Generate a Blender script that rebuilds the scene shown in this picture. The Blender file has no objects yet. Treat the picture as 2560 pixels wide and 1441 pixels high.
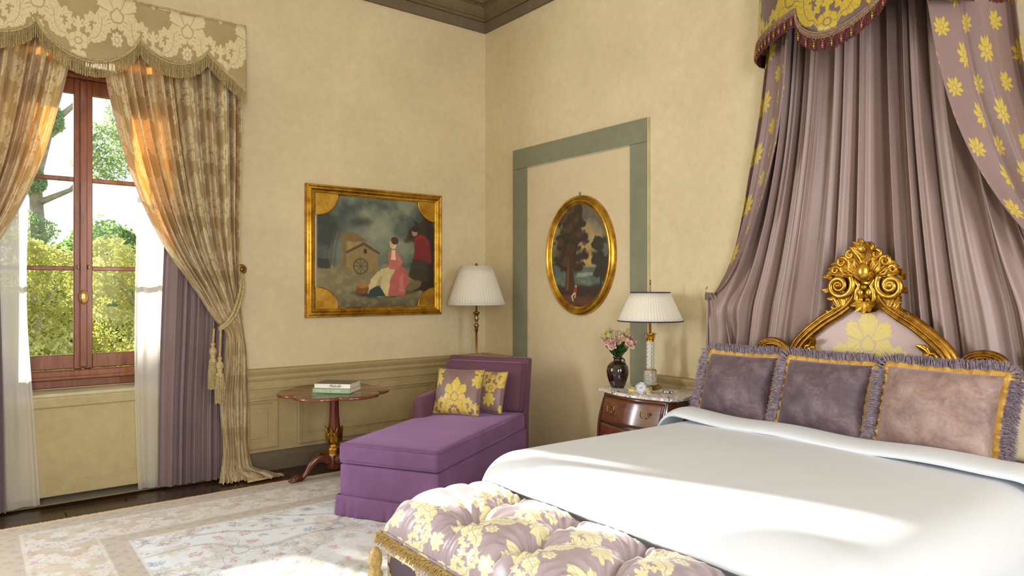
import bpy, math, random, numpy as np
from mathutils import Vector, Matrix
pi = math.pi
sc = bpy.context.scene
# ------------------------------------------------------------------ camera
cam_d = bpy.data.cameras.new('camera'); cam = bpy.data.objects.new('camera', cam_d)
sc.collection.objects.link(cam); sc.camera = cam
cam_d.sensor_width = 36.0; cam_d.lens = 1737.0 / 2560.0 * 36.0; cam_d.clip_start = 0.05; cam_d.clip_end = 300
cam.location = (-4.148, -5.744, 1.5)
cam.rotation_euler = (pi/2, 0, math.radians(51.96) - pi/2)
# ------------------------------------------------------------------ view
sc.view_settings.view_transform = 'Standard'; sc.view_settings.look = 'None'
sc.view_settings.gamma = 1.0; sc.view_settings.use_curve_mapping = False
sc.view_settings.exposure = 0.0
# ------------------------------------------------------------------ sky
w = bpy.data.worlds.new('sky'); sc.world = w; w.use_nodes = True
nt = w.node_tree; bg = nt.nodes['Background']
tc = nt.nodes.new('ShaderNodeTexCoord'); sx = nt.nodes.new('ShaderNodeSeparateXYZ'); cr = nt.nodes.new('ShaderNodeValToRGB')
nt.links.new(tc.outputs['Generated'], sx.inputs[0]); nt.links.new(sx.outputs['Z'], cr.inputs[0]); nt.links.new(cr.outputs[0], bg.inputs[0])
cr.color_ramp.elements[0].position = 0.0; cr.color_ramp.elements[0].color = (0.98, 0.96, 0.93, 1)
cr.color_ramp.elements[1].position = 0.7; cr.color_ramp.elements[1].color = (0.42, 0.60, 0.98, 1)
e_ = cr.color_ramp.elements.new(0.18); e_.color = (0.80, 0.88, 1.0, 1)
bg.inputs[1].default_value = 1.5
# ------------------------------------------------------------------ sun, through the window in the left wall
def light(name, kind, loc, direction, energy, color, size=None, size_y=None, angle=None, portal=False, spread=None):
    d = bpy.data.lights.new(name, kind); o = bpy.data.objects.new(name, d); sc.collection.objects.link(o)
    o.location = loc; o.rotation_euler = Vector(direction).to_track_quat('-Z', 'Y').to_euler()
    d.energy = energy; d.color = color
    if size: d.shape = 'RECTANGLE'; d.size = size; d.size_y = size_y
    if angle is not None: d.angle = angle
    if portal: d.cycles.is_portal = True
    if spread: d.spread = spread
    return o
light('sun', 'SUN', (-7, 10, 8), (0.37, -1.0, -0.44), 15.0, (1.0, 0.94, 0.86), angle=math.radians(1.2))
# portal guides sky sampling; the area lamps are boosted fill added at unseen windows
light('window_daylight_portal', 'AREA', (-3.5, 0.34, 2.0), (0, -1, 0), 1, (1, 1, 1), 1.2, 2.4, portal=True)
light('side_window_fill', 'AREA', (-6.2, -0.05, 2.05), (0.25, -1, -0.12), 270, (0.90, 0.95, 1.0), 1.1, 2.3)
light('rear_fill_light', 'AREA', (-1.9, -8.32, 2.1), (-0.08, 1, -0.06), 95, (0.95, 0.975, 1.0), 1.2, 2.6)
light('rear_fill_light', 'AREA', (-5.2, -8.32, 2.1), (0.28, 1, -0.10), 185, (0.95, 0.975, 1.0), 1.2, 2.6)
# ------------------------------------------------------------------ cycles
sc.cycles.use_denoising = True
sc.cycles.max_bounces = 7; sc.cycles.diffuse_bounces = 4; sc.cycles.glossy_bounces = 3
sc.cycles.transmission_bounces = 6; sc.cycles.transparent_max_bounces = 12
sc.cycles.use_adaptive_sampling = True; sc.cycles.adaptive_threshold = 0.03
sc.cycles.sample_clamp_indirect = 6.0
rng = random.Random(7); nr = np.random.RandomState(5)

# ================================================================== helpers
def lin(c):
    c = np.asarray(c, float) / 255.0
    return np.where(c <= 0.04045, c / 12.92, ((c + 0.055) / 1.055) ** 2.4)
def L4(c): return tuple(float(a) for a in lin(c)) + (1.0,)
def link(o, parent=None):
    sc.collection.objects.link(o)
    if parent is not None:
        o.parent = parent
        if o.get('_w'):
            o.matrix_parent_inverse = (Matrix.Translation(parent.location) @ parent.rotation_euler.to_matrix().to_4x4()).inverted() if parent.get('_e') else o.matrix_parent_inverse
            del o['_w']
    elif o.get('_w'): del o['_w']
    return o
class MB:
    """collects shapes; build() links them as one mesh object"""
    def __init__(s): s.v = []; s.f = []; s.uv = []; s.n = 0
    def add(s, v, f, uv=None):
        v = np.asarray(v, float).reshape(-1, 3); s.v.append(v)
        if uv is None: uv = np.stack([v[:, 0] + v[:, 1], v[:, 2]], 1)
        s.uv.append(np.asarray(uv, float).reshape(-1, 2))
        n = s.n; s.f.extend([tuple(i + n for i in q) for q in f]); s.n += len(v); return s
    def grid(s, X, Y, Z, U=None, V=None, cu=False, cv=False):
        nv, nu = X.shape; P = np.stack([X, Y, Z], 2).reshape(-1, 3)
        f = []
        for j in range(nv if cv else nv - 1):
            j2 = (j + 1) % nv
            for i in range(nu if cu else nu - 1):
                i2 = (i + 1) % nu
                f.append((j*nu+i, j*nu+i2, j2*nu+i2, j2*nu+i))
        if U is None:
            dx = np.sqrt(np.diff(X, axis=1)**2 + np.diff(Y, axis=1)**2 + np.diff(Z, axis=1)**2)
            U = np.concatenate([np.zeros((nv, 1)), np.cumsum(dx, 1)], 1)
            dz = np.sqrt(np.diff(X, axis=0)**2 + np.diff(Y, axis=0)**2 + np.diff(Z, axis=0)**2)
            V = -np.concatenate([np.zeros((1, nu)), np.cumsum(dz, 0)], 0)
        return s.add(P, f, np.stack([U, V], 2).reshape(-1, 2))
    def box(s, c, d, rz=0.0, b=0.0, rx=0.0, ry=0.0):
        hx, hy, hz = d[0]/2, d[1]/2, d[2]/2
        if b <= 0:
            v = [(x*hx, y*hy, z*hz) for z in (-1, 1) for y in (-1, 1) for x in (-1, 1)]
            f = [(0, 2, 3, 1), (4, 5, 7, 6), (0, 1, 5, 4), (2, 6, 7, 3), (0, 4, 6, 2), (1, 3, 7, 5)]
        else:
            b = min(b, hx*.98, hy*.98, hz*.98); v = []; idx = {}
            for z in (-1, 1):
                for y in (-1, 1):
                    for x in (-1, 1):
                        for k in range(3):
                            p = [x*(hx-b), y*(hy-b), z*(hz-b)]; p[k] = (x*hx, y*hy, z*hz)[k]
                            idx[(x, y, z, k)] = len(v); v.append(tuple(p))
            f = []
            for k in range(3):
                o1, o2 = [a for a in range(3) if a != k]
                for sg in (-1, 1):
                    q = []
                    for (a, c2) in ((-1, -1), (1, -1), (1, 1), (-1, 1)):
                        t = [0, 0, 0]; t[k] = sg; t[o1] = a; t[o2] = c2; q.append(idx[(t[0], t[1], t[2], k)])
                    if sg * (1 if k != 1 else -1) < 0: q.reverse()
                    f.append(tuple(q))
            for k in range(3):            # edges along axis k
                o1, o2 = [a for a in range(3) if a != k]
                for a in (-1, 1):
                    for c2 in (-1, 1):
                        t1 = [0, 0, 0]; t1[o1] = a; t1[o2] = c2; t2 = list(t1); t1[k] = -1; t2[k] = 1
                        f.append((idx[(*t1, o1)], idx[(*t2, o1)], idx[(*t2, o2)], idx[(*t1, o2)]))
            for z in (-1, 1):
                for y in (-1, 1):
                    for x in (-1, 1): f.append((idx[(x, y, z, 0)], idx[(x, y, z, 1)], idx[(x, y, z, 2)]))
        M = Matrix.Translation(c) @ Matrix.Rotation(rz, 4, 'Z') @ Matrix.Rotation(ry, 4, 'Y') @ Matrix.Rotation(rx, 4, 'X')
        return s.add([tuple(M @ Vector(p)) for p in v], f)
    def lathe(s, prof, c=(0, 0, 0), n=24, ang0=0.0, ang1=2*pi, rfun=None):
        full = abs(ang1 - ang0 - 2*pi) < 1e-6
        a = np.linspace(ang0, ang1, n, endpoint=not full); prof = np.array(prof, float)
        A, R = np.meshgrid(a, prof[:, 0]); _, Z = np.meshgrid(a, prof[:, 1])
        if rfun is not None: R = R * rfun(A, Z)
        return s.grid(c[0] + R*np.cos(A), c[1] + R*np.sin(A), c[2] + Z, A/(2*pi), Z, cu=full)
    def tube(s, pts, r, n=8, closed=False, cap=True):
        P = np.array(pts, float); m = len(P)
        r = np.broadcast_to(np.asarray(r, float), (m,)) if np.ndim(r) <= 1 else r
        T = np.roll(P, -1, 0) - np.roll(P, 1, 0)
        if not closed: T[0] = P[1]-P[0]; T[-1] = P[-1]-P[-2]
        T /= np.linalg.norm(T, axis=1)[:, None] + 1e-12
        up = np.array([0, 0, 1.0]) if abs(T[0, 2]) < .9 else np.array([1.0, 0, 0])
        N = np.zeros_like(P); nn = np.cross(T[0], up); nn /= np.linalg.norm(nn)
        for i in range(m):
            nn = nn - T[i]*np.dot(nn, T[i]); nn /= np.linalg.norm(nn) + 1e-12; N[i] = nn
        B = np.cross(T, N); a = np.arange(n)*2*pi/n
        V = P[:, None] + r[:, None, None]*(np.cos(a)[None, :, None]*N[:, None] + np.sin(a)[None, :, None]*B[:, None])
        s.grid(V[..., 0], V[..., 1], V[..., 2], np.tile(a/(2*pi), (m, 1)), np.tile(np.linspace(0, 1, m)[:, None], (1, n)), cu=True, cv=closed)
        if cap and not closed:
            k = s.n - m*n; s.f.append(tuple(k+i for i in range(n))[::-1]); s.f.append(tuple(k+(m-1)*n+i for i in range(n)))
        return s
    def sphere(s, c, r, n=12, sq=(1, 1, 1)):
        t = np.linspace(0.001, pi-0.001, n//2+1); a = np.arange(n)*2*pi/n
        A, Tt = np.meshgrid(a, t)
        return s.grid(c[0]+r*sq[0]*np.sin(Tt)*np.cos(A), c[1]+r*sq[1]*np.sin(Tt)*np.sin(A), c[2]+r*sq[2]*np.cos(Tt), A/6.28, Tt/3.14, cu=True)
    def prism(s, poly, z0, z1, plane='xy', off=0.0):
        """poly outline extruded; plane xy -> z; yz -> x; xz -> y"""
        n = len(poly); v = []
        for z in (z0, z1):
            for p in poly:
                v.append((p[0], p[1], z) if plane == 'xy' else (z, p[0], p[1]) if plane == 'yz' else (p[0], z, p[1]))
        f = [tuple(range(n))[::-1], tuple(range(n, 2*n))] + [(i, (i+1) % n, n+(i+1) % n, n+i) for i in range(n)]
        return s.add(v, f)
    def sweep(s, path, prof, closed=False, nrm=None):
        """prof [(out, up)] swept along path with miters; 'out' along side vector in the plane of normal nrm"""
        P = [Vector(p) for p in path]; m = len(P); nrm = Vector(nrm or (0, 0, 1)); rows = []
        for i in range(m):
            if closed or 0 < i < m-1:
                t0 = (P[i]-P[i-1]).normalized(); t1 = (P[(i+1) % m]-P[i]).normalized()
                s0 = nrm.cross(t0); s1 = nrm.cross(t1); sd = (s0+s1); sd = sd.normalized() / max(.2, sd.normalized().dot(s0))
            else:
                t = (P[1]-P[0] if i == 0 else P[-1]-P[-2]).normalized(); sd = nrm.cross(t)
            rows.append([P[i] + sd*a + nrm*b for a, b in prof])
        A = np.array([[tuple(p) for p in r] for r in rows])
        return s.grid(A[..., 0], A[..., 1], A[..., 2], None, None, cv=closed)
    def build(s, name, mat, parent=None, smooth=True, world=False, auto=None):
        me = bpy.data.meshes.new(name)
        V = np.concatenate(s.v) if s.v else np.zeros((0, 3))
        me.from_pydata(V.tolist(), [], s.f)
        UV = np.concatenate(s.uv); li = np.zeros(len(me.loops), int); me.loops.foreach_get('vertex_index', li)
        ul = me.uv_layers.new(name='UVMap'); ul.data.foreach_set('uv', UV[li].ravel())
        if mat is not None: me.materials.append(mat)
        if smooth: me.polygons.foreach_set('use_smooth', [True]*len(me.polygons))
        me.update()
        if smooth and auto: me.set_sharp_from_angle(angle=math.radians(auto))
        o = bpy.data.objects.new(name, me)
        if world: o['_w'] = 1
        link(o, parent); return o
def subsurf(o, lv=1):
    m = o.modifiers.new('subd', 'SUBSURF'); m.levels = lv; m.render_levels = lv; return o
def solid(o, th=0.004, off=0):
    m = o.modifiers.new('solid', 'SOLIDIFY'); m.thickness = th; m.offset = off; return o
def thing(name, label, cat, loc=(0, 0, 0), rz=0.0, group=None):
    o = bpy.data.objects.new(name, None); sc.collection.objects.link(o)
    o.location = loc; o.rotation_euler = (0, 0, rz); o.empty_display_size = 0.1
    o['_e'] = 1; return tag(o, label, cat, group)
def tag(o, label, cat=None, group=None):
    o['label'] = label
    if cat: o['category'] = cat
    if group: o['group'] = group
    return o
def struct(o): o['kind'] = 'structure'; return o
def stuff(o): o['kind'] = 'stuff'; return o
def sstep(a, lo, hi):
    t = np.clip((a-lo)/(hi-lo), 0, 1); return t*t*(3-2*t)
# ------------------------------------------------------------------ node expressions
class V_:
    __slots__ = ('o', 's')
    def __init__(self, o, s): self.o = o; self.s = s
    def _b(self, op, a, b): return self.o.m(op, a, b)
    def __add__(a, b): return a.o.m('ADD', a, b)
    __radd__ = __add__
    def __sub__(a, b): return a.o.m('SUBTRACT', a, b)
    def __rsub__(a, b): return a.o.m('SUBTRACT', b, a)
    def __mul__(a, b): return a.o.m('MULTIPLY', a, b)
    __rmul__ = __mul__
    def __truediv__(a, b): return a.o.m('DIVIDE', a, b)
    def __neg__(a): return a.o.m('MULTIPLY', a, -1.0)
class Ops:
    def __init__(self, nt): self.nt = nt
    def m(self, op, *args, clamp=False):
        n = self.nt.nodes.new('ShaderNodeMath'); n.operation = op; n.use_clamp = clamp
        for i, a in enumerate(args):
            if isinstance(a, V_): self.nt.links.new(a.s, n.inputs[i])
            else: n.inputs[i].default_value = float(a)
        return V_(self, n.outputs[0])
    def abs(self, a): return self.m('ABSOLUTE', a)
    def sin(self, a): return self.m('SINE', a)
    def cos(self, a): return self.m('COSINE', a)
    def sqrt(self, a): return self.m('SQRT', a)
    def fract(self, a): return self.m('FRACT', a)
    def floor(self, a): return self.m('FLOOR', a)
    def atan2(self, a, b): return self.m('ARCTAN2', a, b)
    def max(self, a, b): return self.m('MAXIMUM', a, b)
    def min(self, a, b): return self.m('MINIMUM', a, b)
    def clamp(self, a, l, h): return self.min(self.max(a, l), h)
    def step(self, a, w): return self.m('MULTIPLY_ADD', a, 1.0/w, 0.5, clamp=True)
class Mat:
    """small material builder"""
    def __init__(s, name):
        s.mat = bpy.data.materials.new(name); s.mat.use_nodes = True; s.nt = s.mat.node_tree
        s.p = s.nt.nodes['Principled BSDF']; s.out = s.nt.nodes['Material Output']; s.o = Ops(s.nt); s._c = {}
    def n(s, t): return s.nt.nodes.new(t)
    def l(s, a, b): s.nt.links.new(a.s if isinstance(a, V_) else a, b)
    def coord(s, kind='Object'):
        if kind not in s._c:
            t = s.n('ShaderNodeTexCoord'); s._c[kind] = t.outputs[kind]
        return s._c[kind]
    def xyz(s, kind='Object'):
        x = s.n('ShaderNodeSeparateXYZ'); s.l(s.coord(kind), x.inputs[0]); return [V_(s.o, k) for k in x.outputs]
    def noise(s, scale=5, det=3, rough=.5, kind='Object', stretch=None, dist=0.0):
        t = s.n('ShaderNodeTexNoise'); t.inputs['Scale'].default_value = scale; t.inputs['Detail'].default_value = det
        t.inputs['Roughness'].default_value = rough; t.inputs['Distortion'].default_value = dist; src = s.coord(kind)
        if stretch:
            m = s.n('ShaderNodeMapping'); m.inputs['Scale'].default_value = stretch; s.l(src, m.inputs[0]); src = m.outputs[0]
        s.l(src, t.inputs['Vector']); return V_(s.o, t.outputs['Fac'])
    def ramp(s, f, stops):
        r = s.n('ShaderNodeValToRGB'); s.l(f, r.inputs[0]); e = r.color_ramp.elements
        e[0].position = stops[0][0]; e[0].color = L4(stops[0][1]); e[1].position = stops[-1][0]; e[1].color = L4(stops[-1][1])
        for p, c in stops[1:-1]: q = e.new(p); q.color = L4(c)
        return r.outputs[0]
    def mix(s, f, a, b, mode='MIX'):
        m = s.n('ShaderNodeMix'); m.data_type = 'RGBA'; m.blend_type = mode
        if isinstance(f, (V_,)): s.l(f, m.inputs[0])
        else: m.inputs[0].default_value = f
        for i, c in ((6, a), (7, b)):
            if isinstance(c, (tuple, list)): m.inputs[i].default_value = L4(c)
            else: s.l(c, m.inputs[i])
        return m.outputs[2]
    def bump(s, h, strength=.3, dist=.01):
        b = s.n('ShaderNodeBump'); b.inputs['Strength'].default_value = strength; b.inputs['Distance'].default_value = dist
        s.l(h, b.inputs['Height']); s.l(b.outputs[0], s.p.inputs['Normal']); return s
    def set(s, **k):
        for a, v in k.items():
            i = s.p.inputs[a.replace('_', ' ')]
            if isinstance(v, V_) or hasattr(v, 'links'): s.l(v, i)
            elif isinstance(v, (tuple, list)): i.default_value = L4(v)
            else: i.default_value = v
        return s
    def translucent(s, fac, col):
        t = s.n('ShaderNodeBsdfTranslucent'); t.inputs[0].default_value = L4(col) if isinstance(col, tuple) else t.inputs[0].default_value
        if not isinstance(col, tuple): s.l(col, t.inputs[0])
        m = s.n('ShaderNodeMixShader')
        if isinstance(fac, V_): s.l(fac, m.inputs[0])
        else: m.inputs[0].default_value = fac
        s.l(s.p.outputs[0], m.inputs[1]); s.l(t.outputs[0], m.inputs[2]); s.l(m.outputs[0], s.out.inputs[0]); s.top = m; return s
def plain(name, c, rough=.6, var=12, scale=6, bump=0.0, bscale=60, **k):
    m = Mat(name); n = m.noise(scale, 3)
    c2 = tuple(max(0, min(255, a+var)) for a in c); c1 = tuple(max(0, min(255, a-var)) for a in c)
    m.set(Base_Color=m.ramp(n, [(.3, c1), (.7, c2)]), Roughness=rough, **k)
    if bump: m.bump(m.noise(bscale, 3), bump, .004)
    return m.mat
# ---- pattern formulas, written once with a small operator set ----
def damask(o, u, v):
    """Damask weave mask (0..1) and a vein mask; cell 1 wide, 1 tall, half drop."""
    def fold(a): return o.abs(o.fract(a) - 0.5)
    y0 = v
    v = v + 0.018*o.sin(fold(u)*25.0 + v*6.28318) + 0.008*o.cos(fold(u)*57.0)
    u = u + 0.0*y0
    # lattice one: palmette on scrolls
    x = fold(u + 0.5); y = o.fract(v) - 0.5
    r1, v1 = motifA(o, x, y)
    x2 = fold(u); y2 = o.fract(v + 0.5) - 0.5
    r2, v2 = motifB(o, x2, y2)
    f = o.max(r1, r2)
    return f, o.max(v1 * o.step(r1, .02), v2 * o.step(r2, .02))
def motifA(o, x, y):
    dy = y + 0.08
    r = o.sqrt(x*x + dy*dy) ; a = o.atan2(x, dy)          # 0 = up
    lob = o.abs(o.cos(a*3.5))
    R = (0.37 - a*0.06) * (0.70 + 0.30*o.sqrt(lob)) + 0.010*o.sin(a*38.0)
    fan = R - r
    vein = o.step(0.16 - lob, .05) * o.step(r - 0.07, .02)
    vein = o.max(vein, o.step(0.012 - o.abs(r - 0.085), .006))
    vein = o.max(vein, o.step(0.10 - o.abs(o.sin(a*10.0)), .08) * o.step(r - R*0.55, .02) * o.step(R*0.9 - r, .01))
    # side scroll leaves
    cx, cy = 0.27, -0.27
    ax = x - cx; ay = y - cy
    rr = o.sqrt(ax*ax + ay*ay); aa = o.atan2(ay, ax)
    w = 0.030 + 0.040*(0.5+0.5*o.cos(aa - 2.4)) + 0.014*o.cos(aa*11.0)
    sc = o.min(w - o.abs(rr - 0.125), 0.9)
    vs = o.step(0.10 - o.abs(o.cos(aa*5.5 + rr*9.0)), .08)*o.step(rr - 0.085, .01)
    ball = 0.045 - rr
    # stem below palmette: small bell
    bx = x/0.7; by = y + 0.40
    rb = o.sqrt(bx*bx + by*by); ab = o.atan2(bx, by)
    bell = 0.115*(0.7+0.3*o.abs(o.cos(ab*4.0))) - rb
    f = o.max(o.max(fan, sc), o.max(ball, bell))
    vv = o.max(vein * o.step(fan - 0.004, .01), o.max(vs * o.step(sc-.01,.01), o.step(0.008 - o.abs(rb - 0.045), .005)))
    return f, vv
def motifB(o, x, y):
    # bouquet: rosette + two acanthus fronds
    dy = y - 0.02
    r = o.sqrt(x*x + dy*dy); a = o.atan2(x, dy)
    R = 0.125*(0.80 + 0.20*o.abs(o.cos(a*3.0)))
    ros = R - r
    vr = o.max(o.step(0.010 - o.abs(r - 0.045), .006), o.step(0.14 - o.abs(o.cos(a*3.0)), .06)*o.step(r - 0.05, .01)*o.step(0.095 - r, .01))
    # fronds: arc leaf rising outward
    cx, cy = 0.0, 0.29
    ax = x - cx; ay = y - cy
    rr = o.sqrt(ax*ax + ay*ay); aa = o.atan2(ax, -1.0*ay)   # 0 = straight down
    ser = 0.016*o.abs(o.sin(aa*13.0 + rr*18.0))
    w = o.max(0.085*o.sin(o.clamp((aa - 0.25)*1.7, 0.0, 3.14159)), 0.0)
    fr = w + ser - 0.012 - o.abs(rr - 0.30)
    fr = o.min(fr, o.min(aa - 0.35, 1.75 - aa))
    vf = o.max(o.step(0.005 - o.abs(rr - 0.30), .004), o.step(0.15 - o.abs(o.sin(aa*13.0 + rr*18.0)), .08)*0.8)
    # small bud above
    b = y - 0.235
    rb = o.sqrt(x*x*2.2 + b*b); ab = o.atan2(x, b)
    bud = 0.11*(0.75+0.25*o.cos(ab*6.0)) - rb
    # fan leaf under
    c = y + 0.20
    rc = o.sqrt(x*x + c*c); ac = o.atan2(x, -1.0*c)
    low = 0.20*(0.72 + 0.28*o.abs(o.cos(ac*4.0)))*(1.0 - ac*0.16) - rc
    vl = o.step(0.15 - o.abs(o.cos(ac*4.0)), .06)*o.step(rc - 0.04, .01)
    f = o.max(o.max(ros, fr), o.max(bud, low))
    vv = o.max(o.max(vr*o.step(ros, .01), vf*o.step(fr-.008, .01)), vl*o.step(low-.01, .01))
    return f, vv
def sprig(o, u, v):
    x = o.abs(o.fract(u) - 0.5); y = o.fract(v) - 0.5
    a0 = s_one(o, x, y, 1.0)
    x2 = o.abs(o.fract(u + 0.5) - 0.5); y2 = o.fract(v + 0.5) - 0.5
    return o.max(a0, s_one(o, x2, y2, 1.35))
def s_one(o, x, y, k):
    x = x*k; y = y*k
    r = o.sqrt(x*x*0.9 + y*y); a = o.atan2(x, y)
    R = (0.27 - 0.02*a)*(0.50 + 0.50*o.abs(o.cos(a*4.5 + r*4.0))) + 0.014*o.sin(a*31.0)
    f = R - r
    hole = o.max(o.step(0.008 - o.abs(r - 0.06), .008), o.step(0.22 - o.abs(o.cos(a*4.5 + r*4.0)), .1)*o.step(r-.07,.02))
    return o.step(f, .012) * (1.0 - 0.8*hole)
# ================================================================== materials
MT = {}
def wallmat(name, c, amp=10):
    m = Mat(name); a = m.noise(1.1, 4, .6); b = m.noise(14, 4, .7); f = a*0.6 + b*0.4
    lo = tuple(x-amp for x in c); hi = tuple(min(255, x+amp) for x in c)
    m.set(Base_Color=m.ramp(f, [(.35, lo), (.65, hi)]), Roughness=.85)
    m.bump(m.noise(55, 4, .6), .12, .004); return m.mat
MT['wall'] = wallmat('plaster_wall', (213, 197, 160))
MT['panel_wall'] = wallmat('pink_plaster', (210, 193, 158), 6)
MT['wainscot'] = wallmat('painted_wainscot', (178, 158, 112), 8)
MT['ceiling'] = wallmat('ceiling_plaster', (205, 195, 170), 6)
MT['cornice'] = wallmat('cornice_paint', (118, 101, 70), 9)
MT['cornice_low'] = wallmat('cornice_band_paint', (112, 96, 74), 9)
MT['base'] = wallmat('baseboard_paint', (110, 96, 76), 8)
MT['green'] = wallmat('grey_green_paint', (130, 130, 106), 8)
MT['edge'] = plain('worn_edge', (196, 186, 152), .8)
MT['radiator'] = wallmat('radiator_cover_paint', (180, 164, 122), 12)
def wood(name, c, c2, rough=.35, scale=3.0, stretch=(1, 1, 8), coat=.3):
    m = Mat(name); n = m.noise(scale, 5, .6, stretch=stretch, dist=1.2)
    m.set(Base_Color=m.ramp(n, [(.3, c), (.7, c2)]), Roughness=rough, Coat_Weight=coat, Coat_Roughness=.15); return m.mat
MT['winwood'] = wood('window_wood', (108, 56, 28), (154, 88, 52), .4, 4, (6, 6, .8))
MT['mahogany'] = wood('mahogany', (70, 24, 12), (112, 46, 22), .28, 5, (5, 5, 1.2), .6)
MT['tabletop'] = wood('table_top_veneer', (98, 48, 28), (128, 68, 40), .22, 4, (1, 5, 1), .7)
MT['chestwood'] = wood('chest_veneer', (66, 30, 16), (112, 60, 30), .25, 4, (4, 1, 5), .6)
MT['chestdark'] = wood('chest_dark_banding', (34, 14, 10), (52, 22, 14), .3, 4)
MT['floor'] = wood('dark_floor_wood', (40, 24, 14), (64, 40, 24), .3, 3, (1, 8, 1), .3)
def metal(name, c, c2, rough=.3, scale=22, bump=.15, spot=None):
    m = Mat(name); n = m.noise(scale, 4, .65)
    m.set(Base_Color=m.ramp(n, [(.32, c), (.68, c2)]), Metallic=.95, Roughness=rough); m.bump(m.noise(scale*3, 3), bump, .003); return m.mat
MT['gold'] = metal('gilded_wood', (158, 108, 28), (230, 186, 84), .30, 18, .3)
MT['goldframe'] = metal('gilded_frame', (150, 104, 30), (222, 176, 72), .34, 9, .25)
MT['goldleaf'] = metal('gold_leaf_corner', (176, 128, 34), (226, 184, 84), .36, 7, .3)
MT['golddark'] = metal('aged_gold', (116, 76, 24), (200, 150, 62), .36, 14, .3)
MT['brass'] = metal('brass', (168, 128, 62), (214, 178, 108), .22, 8, .05)
MT['antique'] = metal('antique_brass', (110, 84, 42), (168, 136, 78), .35, 20, .2)
MT['chrome'] = metal('silver', (190, 190, 196), (225, 225, 230), .15, 8, .05)
def damask_mat(name, scale, ground, motif, vein=None, rough=.5, rough_m=.35, sheen=.3, trans=None, rot=False, off=(0, 0), aspect=1.0, bump=.25, metal_m=0.0, soft=.014, wrinkle=0.0):
    m = Mat(name); uv = m.xyz('UV')
    u = uv[0]*scale + off[0]; v = uv[1]*(scale*aspect) + off[1]
    f, ve = damask(m.o, u, v)
    k = m.o.step(f, soft)*(1.0 - 0.75*ve)
    n = m.noise(4, 3, kind='Object'); g2 = tuple(max(0, x-14) for x in ground)
    gc = m.ramp(n, [(.3, g2), (.7, ground)])
    m.set(Base_Color=m.mix(k, gc, motif), Roughness=k*(rough_m-rough)+rough, Sheen_Weight=sheen, Sheen_Roughness=.4)
    if metal_m: m.set(Metallic=k*metal_m)
    th = m.noise(260, 2, kind='UV')
    hgt = k*0.8 + th*0.5
    if wrinkle: hgt = hgt + m.noise(9, 3, .6, stretch=(3, .6, 1), kind='UV')*wrinkle
    m.bump(hgt, bump, .004)
    if trans: m.translucent(trans[0], trans[1])
    return m.mat
MT['cream_damask'] = damask_mat('cream_damask', 2.2, (170, 149, 106), (212, 195, 154), rough=.62, rough_m=.42, aspect=.85, off=(.35, .1))
MT['drape_damask'] = damask_mat('drape_damask', 2.9, (190, 170, 122), (222, 208, 166), rough=.55, rough_m=.38, trans=(.22, (255, 176, 72)), aspect=.85)
MT['gold_damask'] = damask_mat('gold_mauve_damask', 2.3, (104, 80, 74), (178, 152, 40), rough=.5, rough_m=.38, aspect=.85, off=(.28, .28))
MT['cushion_damask'] = damask_mat('cushion_damask', 2.9, (140, 114, 110), (212, 184, 84), rough=.4, rough_m=.35, aspect=.9, off=(0, .42), sheen=.2)
MT['bench_damask'] = damask_mat('bench_damask', 3.5, (178, 161, 168), (234, 224, 182), rough=.32, rough_m=.34, aspect=.9, off=(.2, .35), sheen=.2)
MT['bench_side'] = damask_mat('bench_side_damask', 3.4, (78, 56, 72), (204, 186, 128), rough=.45, rough_m=.4, aspect=.8, sheen=.2)
MT['head_damask'] = damask_mat('headboard_damask', 2.1, (196, 172, 166), (212, 192, 104), rough=.4, rough_m=.38, aspect=1.0, off=(0.0, .92))
def sprig_mat():
    m = Mat('mauve_sprig_satin'); uv = m.xyz('UV')
    k = sprig(m.o, uv[0]*4.7 + 0.15, uv[1]*3.2)
    m.set(Base_Color=m.mix(k, (130, 103, 98), (190, 164, 48)), Roughness=.42, Sheen_Weight=.3)
    m.bump(k*0.6 + m.noise(200, 2, kind='UV')*0.3, .25, .004); return m.mat
MT['sprig'] = sprig_mat()
def fabric(name, c, c2=None, rough=.6, sheen=.4, scale=5, bump=.1, bs=180, **k):
    c2 = c2 or tuple(min(255, a+14) for a in c); m = Mat(name)
    m.set(Base_Color=m.ramp(m.noise(scale, 4, .6), [(.3, c), (.7, c2)]), Roughness=rough, Sheen_Weight=sheen, Sheen_Roughness=.45, **k)
    if bump: m.bump(m.noise(bs, 2), bump, .002)
    return m
MT['mauve'] = fabric('mauve_satin', (148, 124, 118), (156, 133, 127), .38, .25, 3, .05).mat
MT['mauve_win'] = fabric('mauve_window_satin', (118, 98, 100), (128, 107, 109), .42, .3, 3, .05).mat
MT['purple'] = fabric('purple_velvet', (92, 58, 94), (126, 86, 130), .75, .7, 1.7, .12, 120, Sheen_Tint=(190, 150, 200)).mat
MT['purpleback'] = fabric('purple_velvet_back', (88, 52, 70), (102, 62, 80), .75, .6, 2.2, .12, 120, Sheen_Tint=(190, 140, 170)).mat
def crushed(name, c, c2, c3):
    m = Mat(name); n = m.noise(7, 6, .72, dist=.6); n2 = m.noise(60, 3, .6); f = n*0.8 + n2*0.2
    m.set(Base_Color=m.ramp(f, [(.34, c), (.5, c2), (.66, c3)]), Roughness=.55, Sheen_Weight=.7, Sheen_Roughness=.4, Sheen_Tint=(210, 190, 205))
    m.bump(f, .25, .004); return m.mat
MT['velvet_dark'] = crushed('crushed_velvet_dark', (74, 58, 66), (96, 78, 86), (128, 108, 114))
MT['velvet_light'] = crushed('crushed_velvet_light', (118, 92, 88), (152, 126, 118), (178, 152, 142))
MT['fringe_mauve'] = plain('mauve_fringe', (152, 136, 148), .6, 26, 60)
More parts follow.
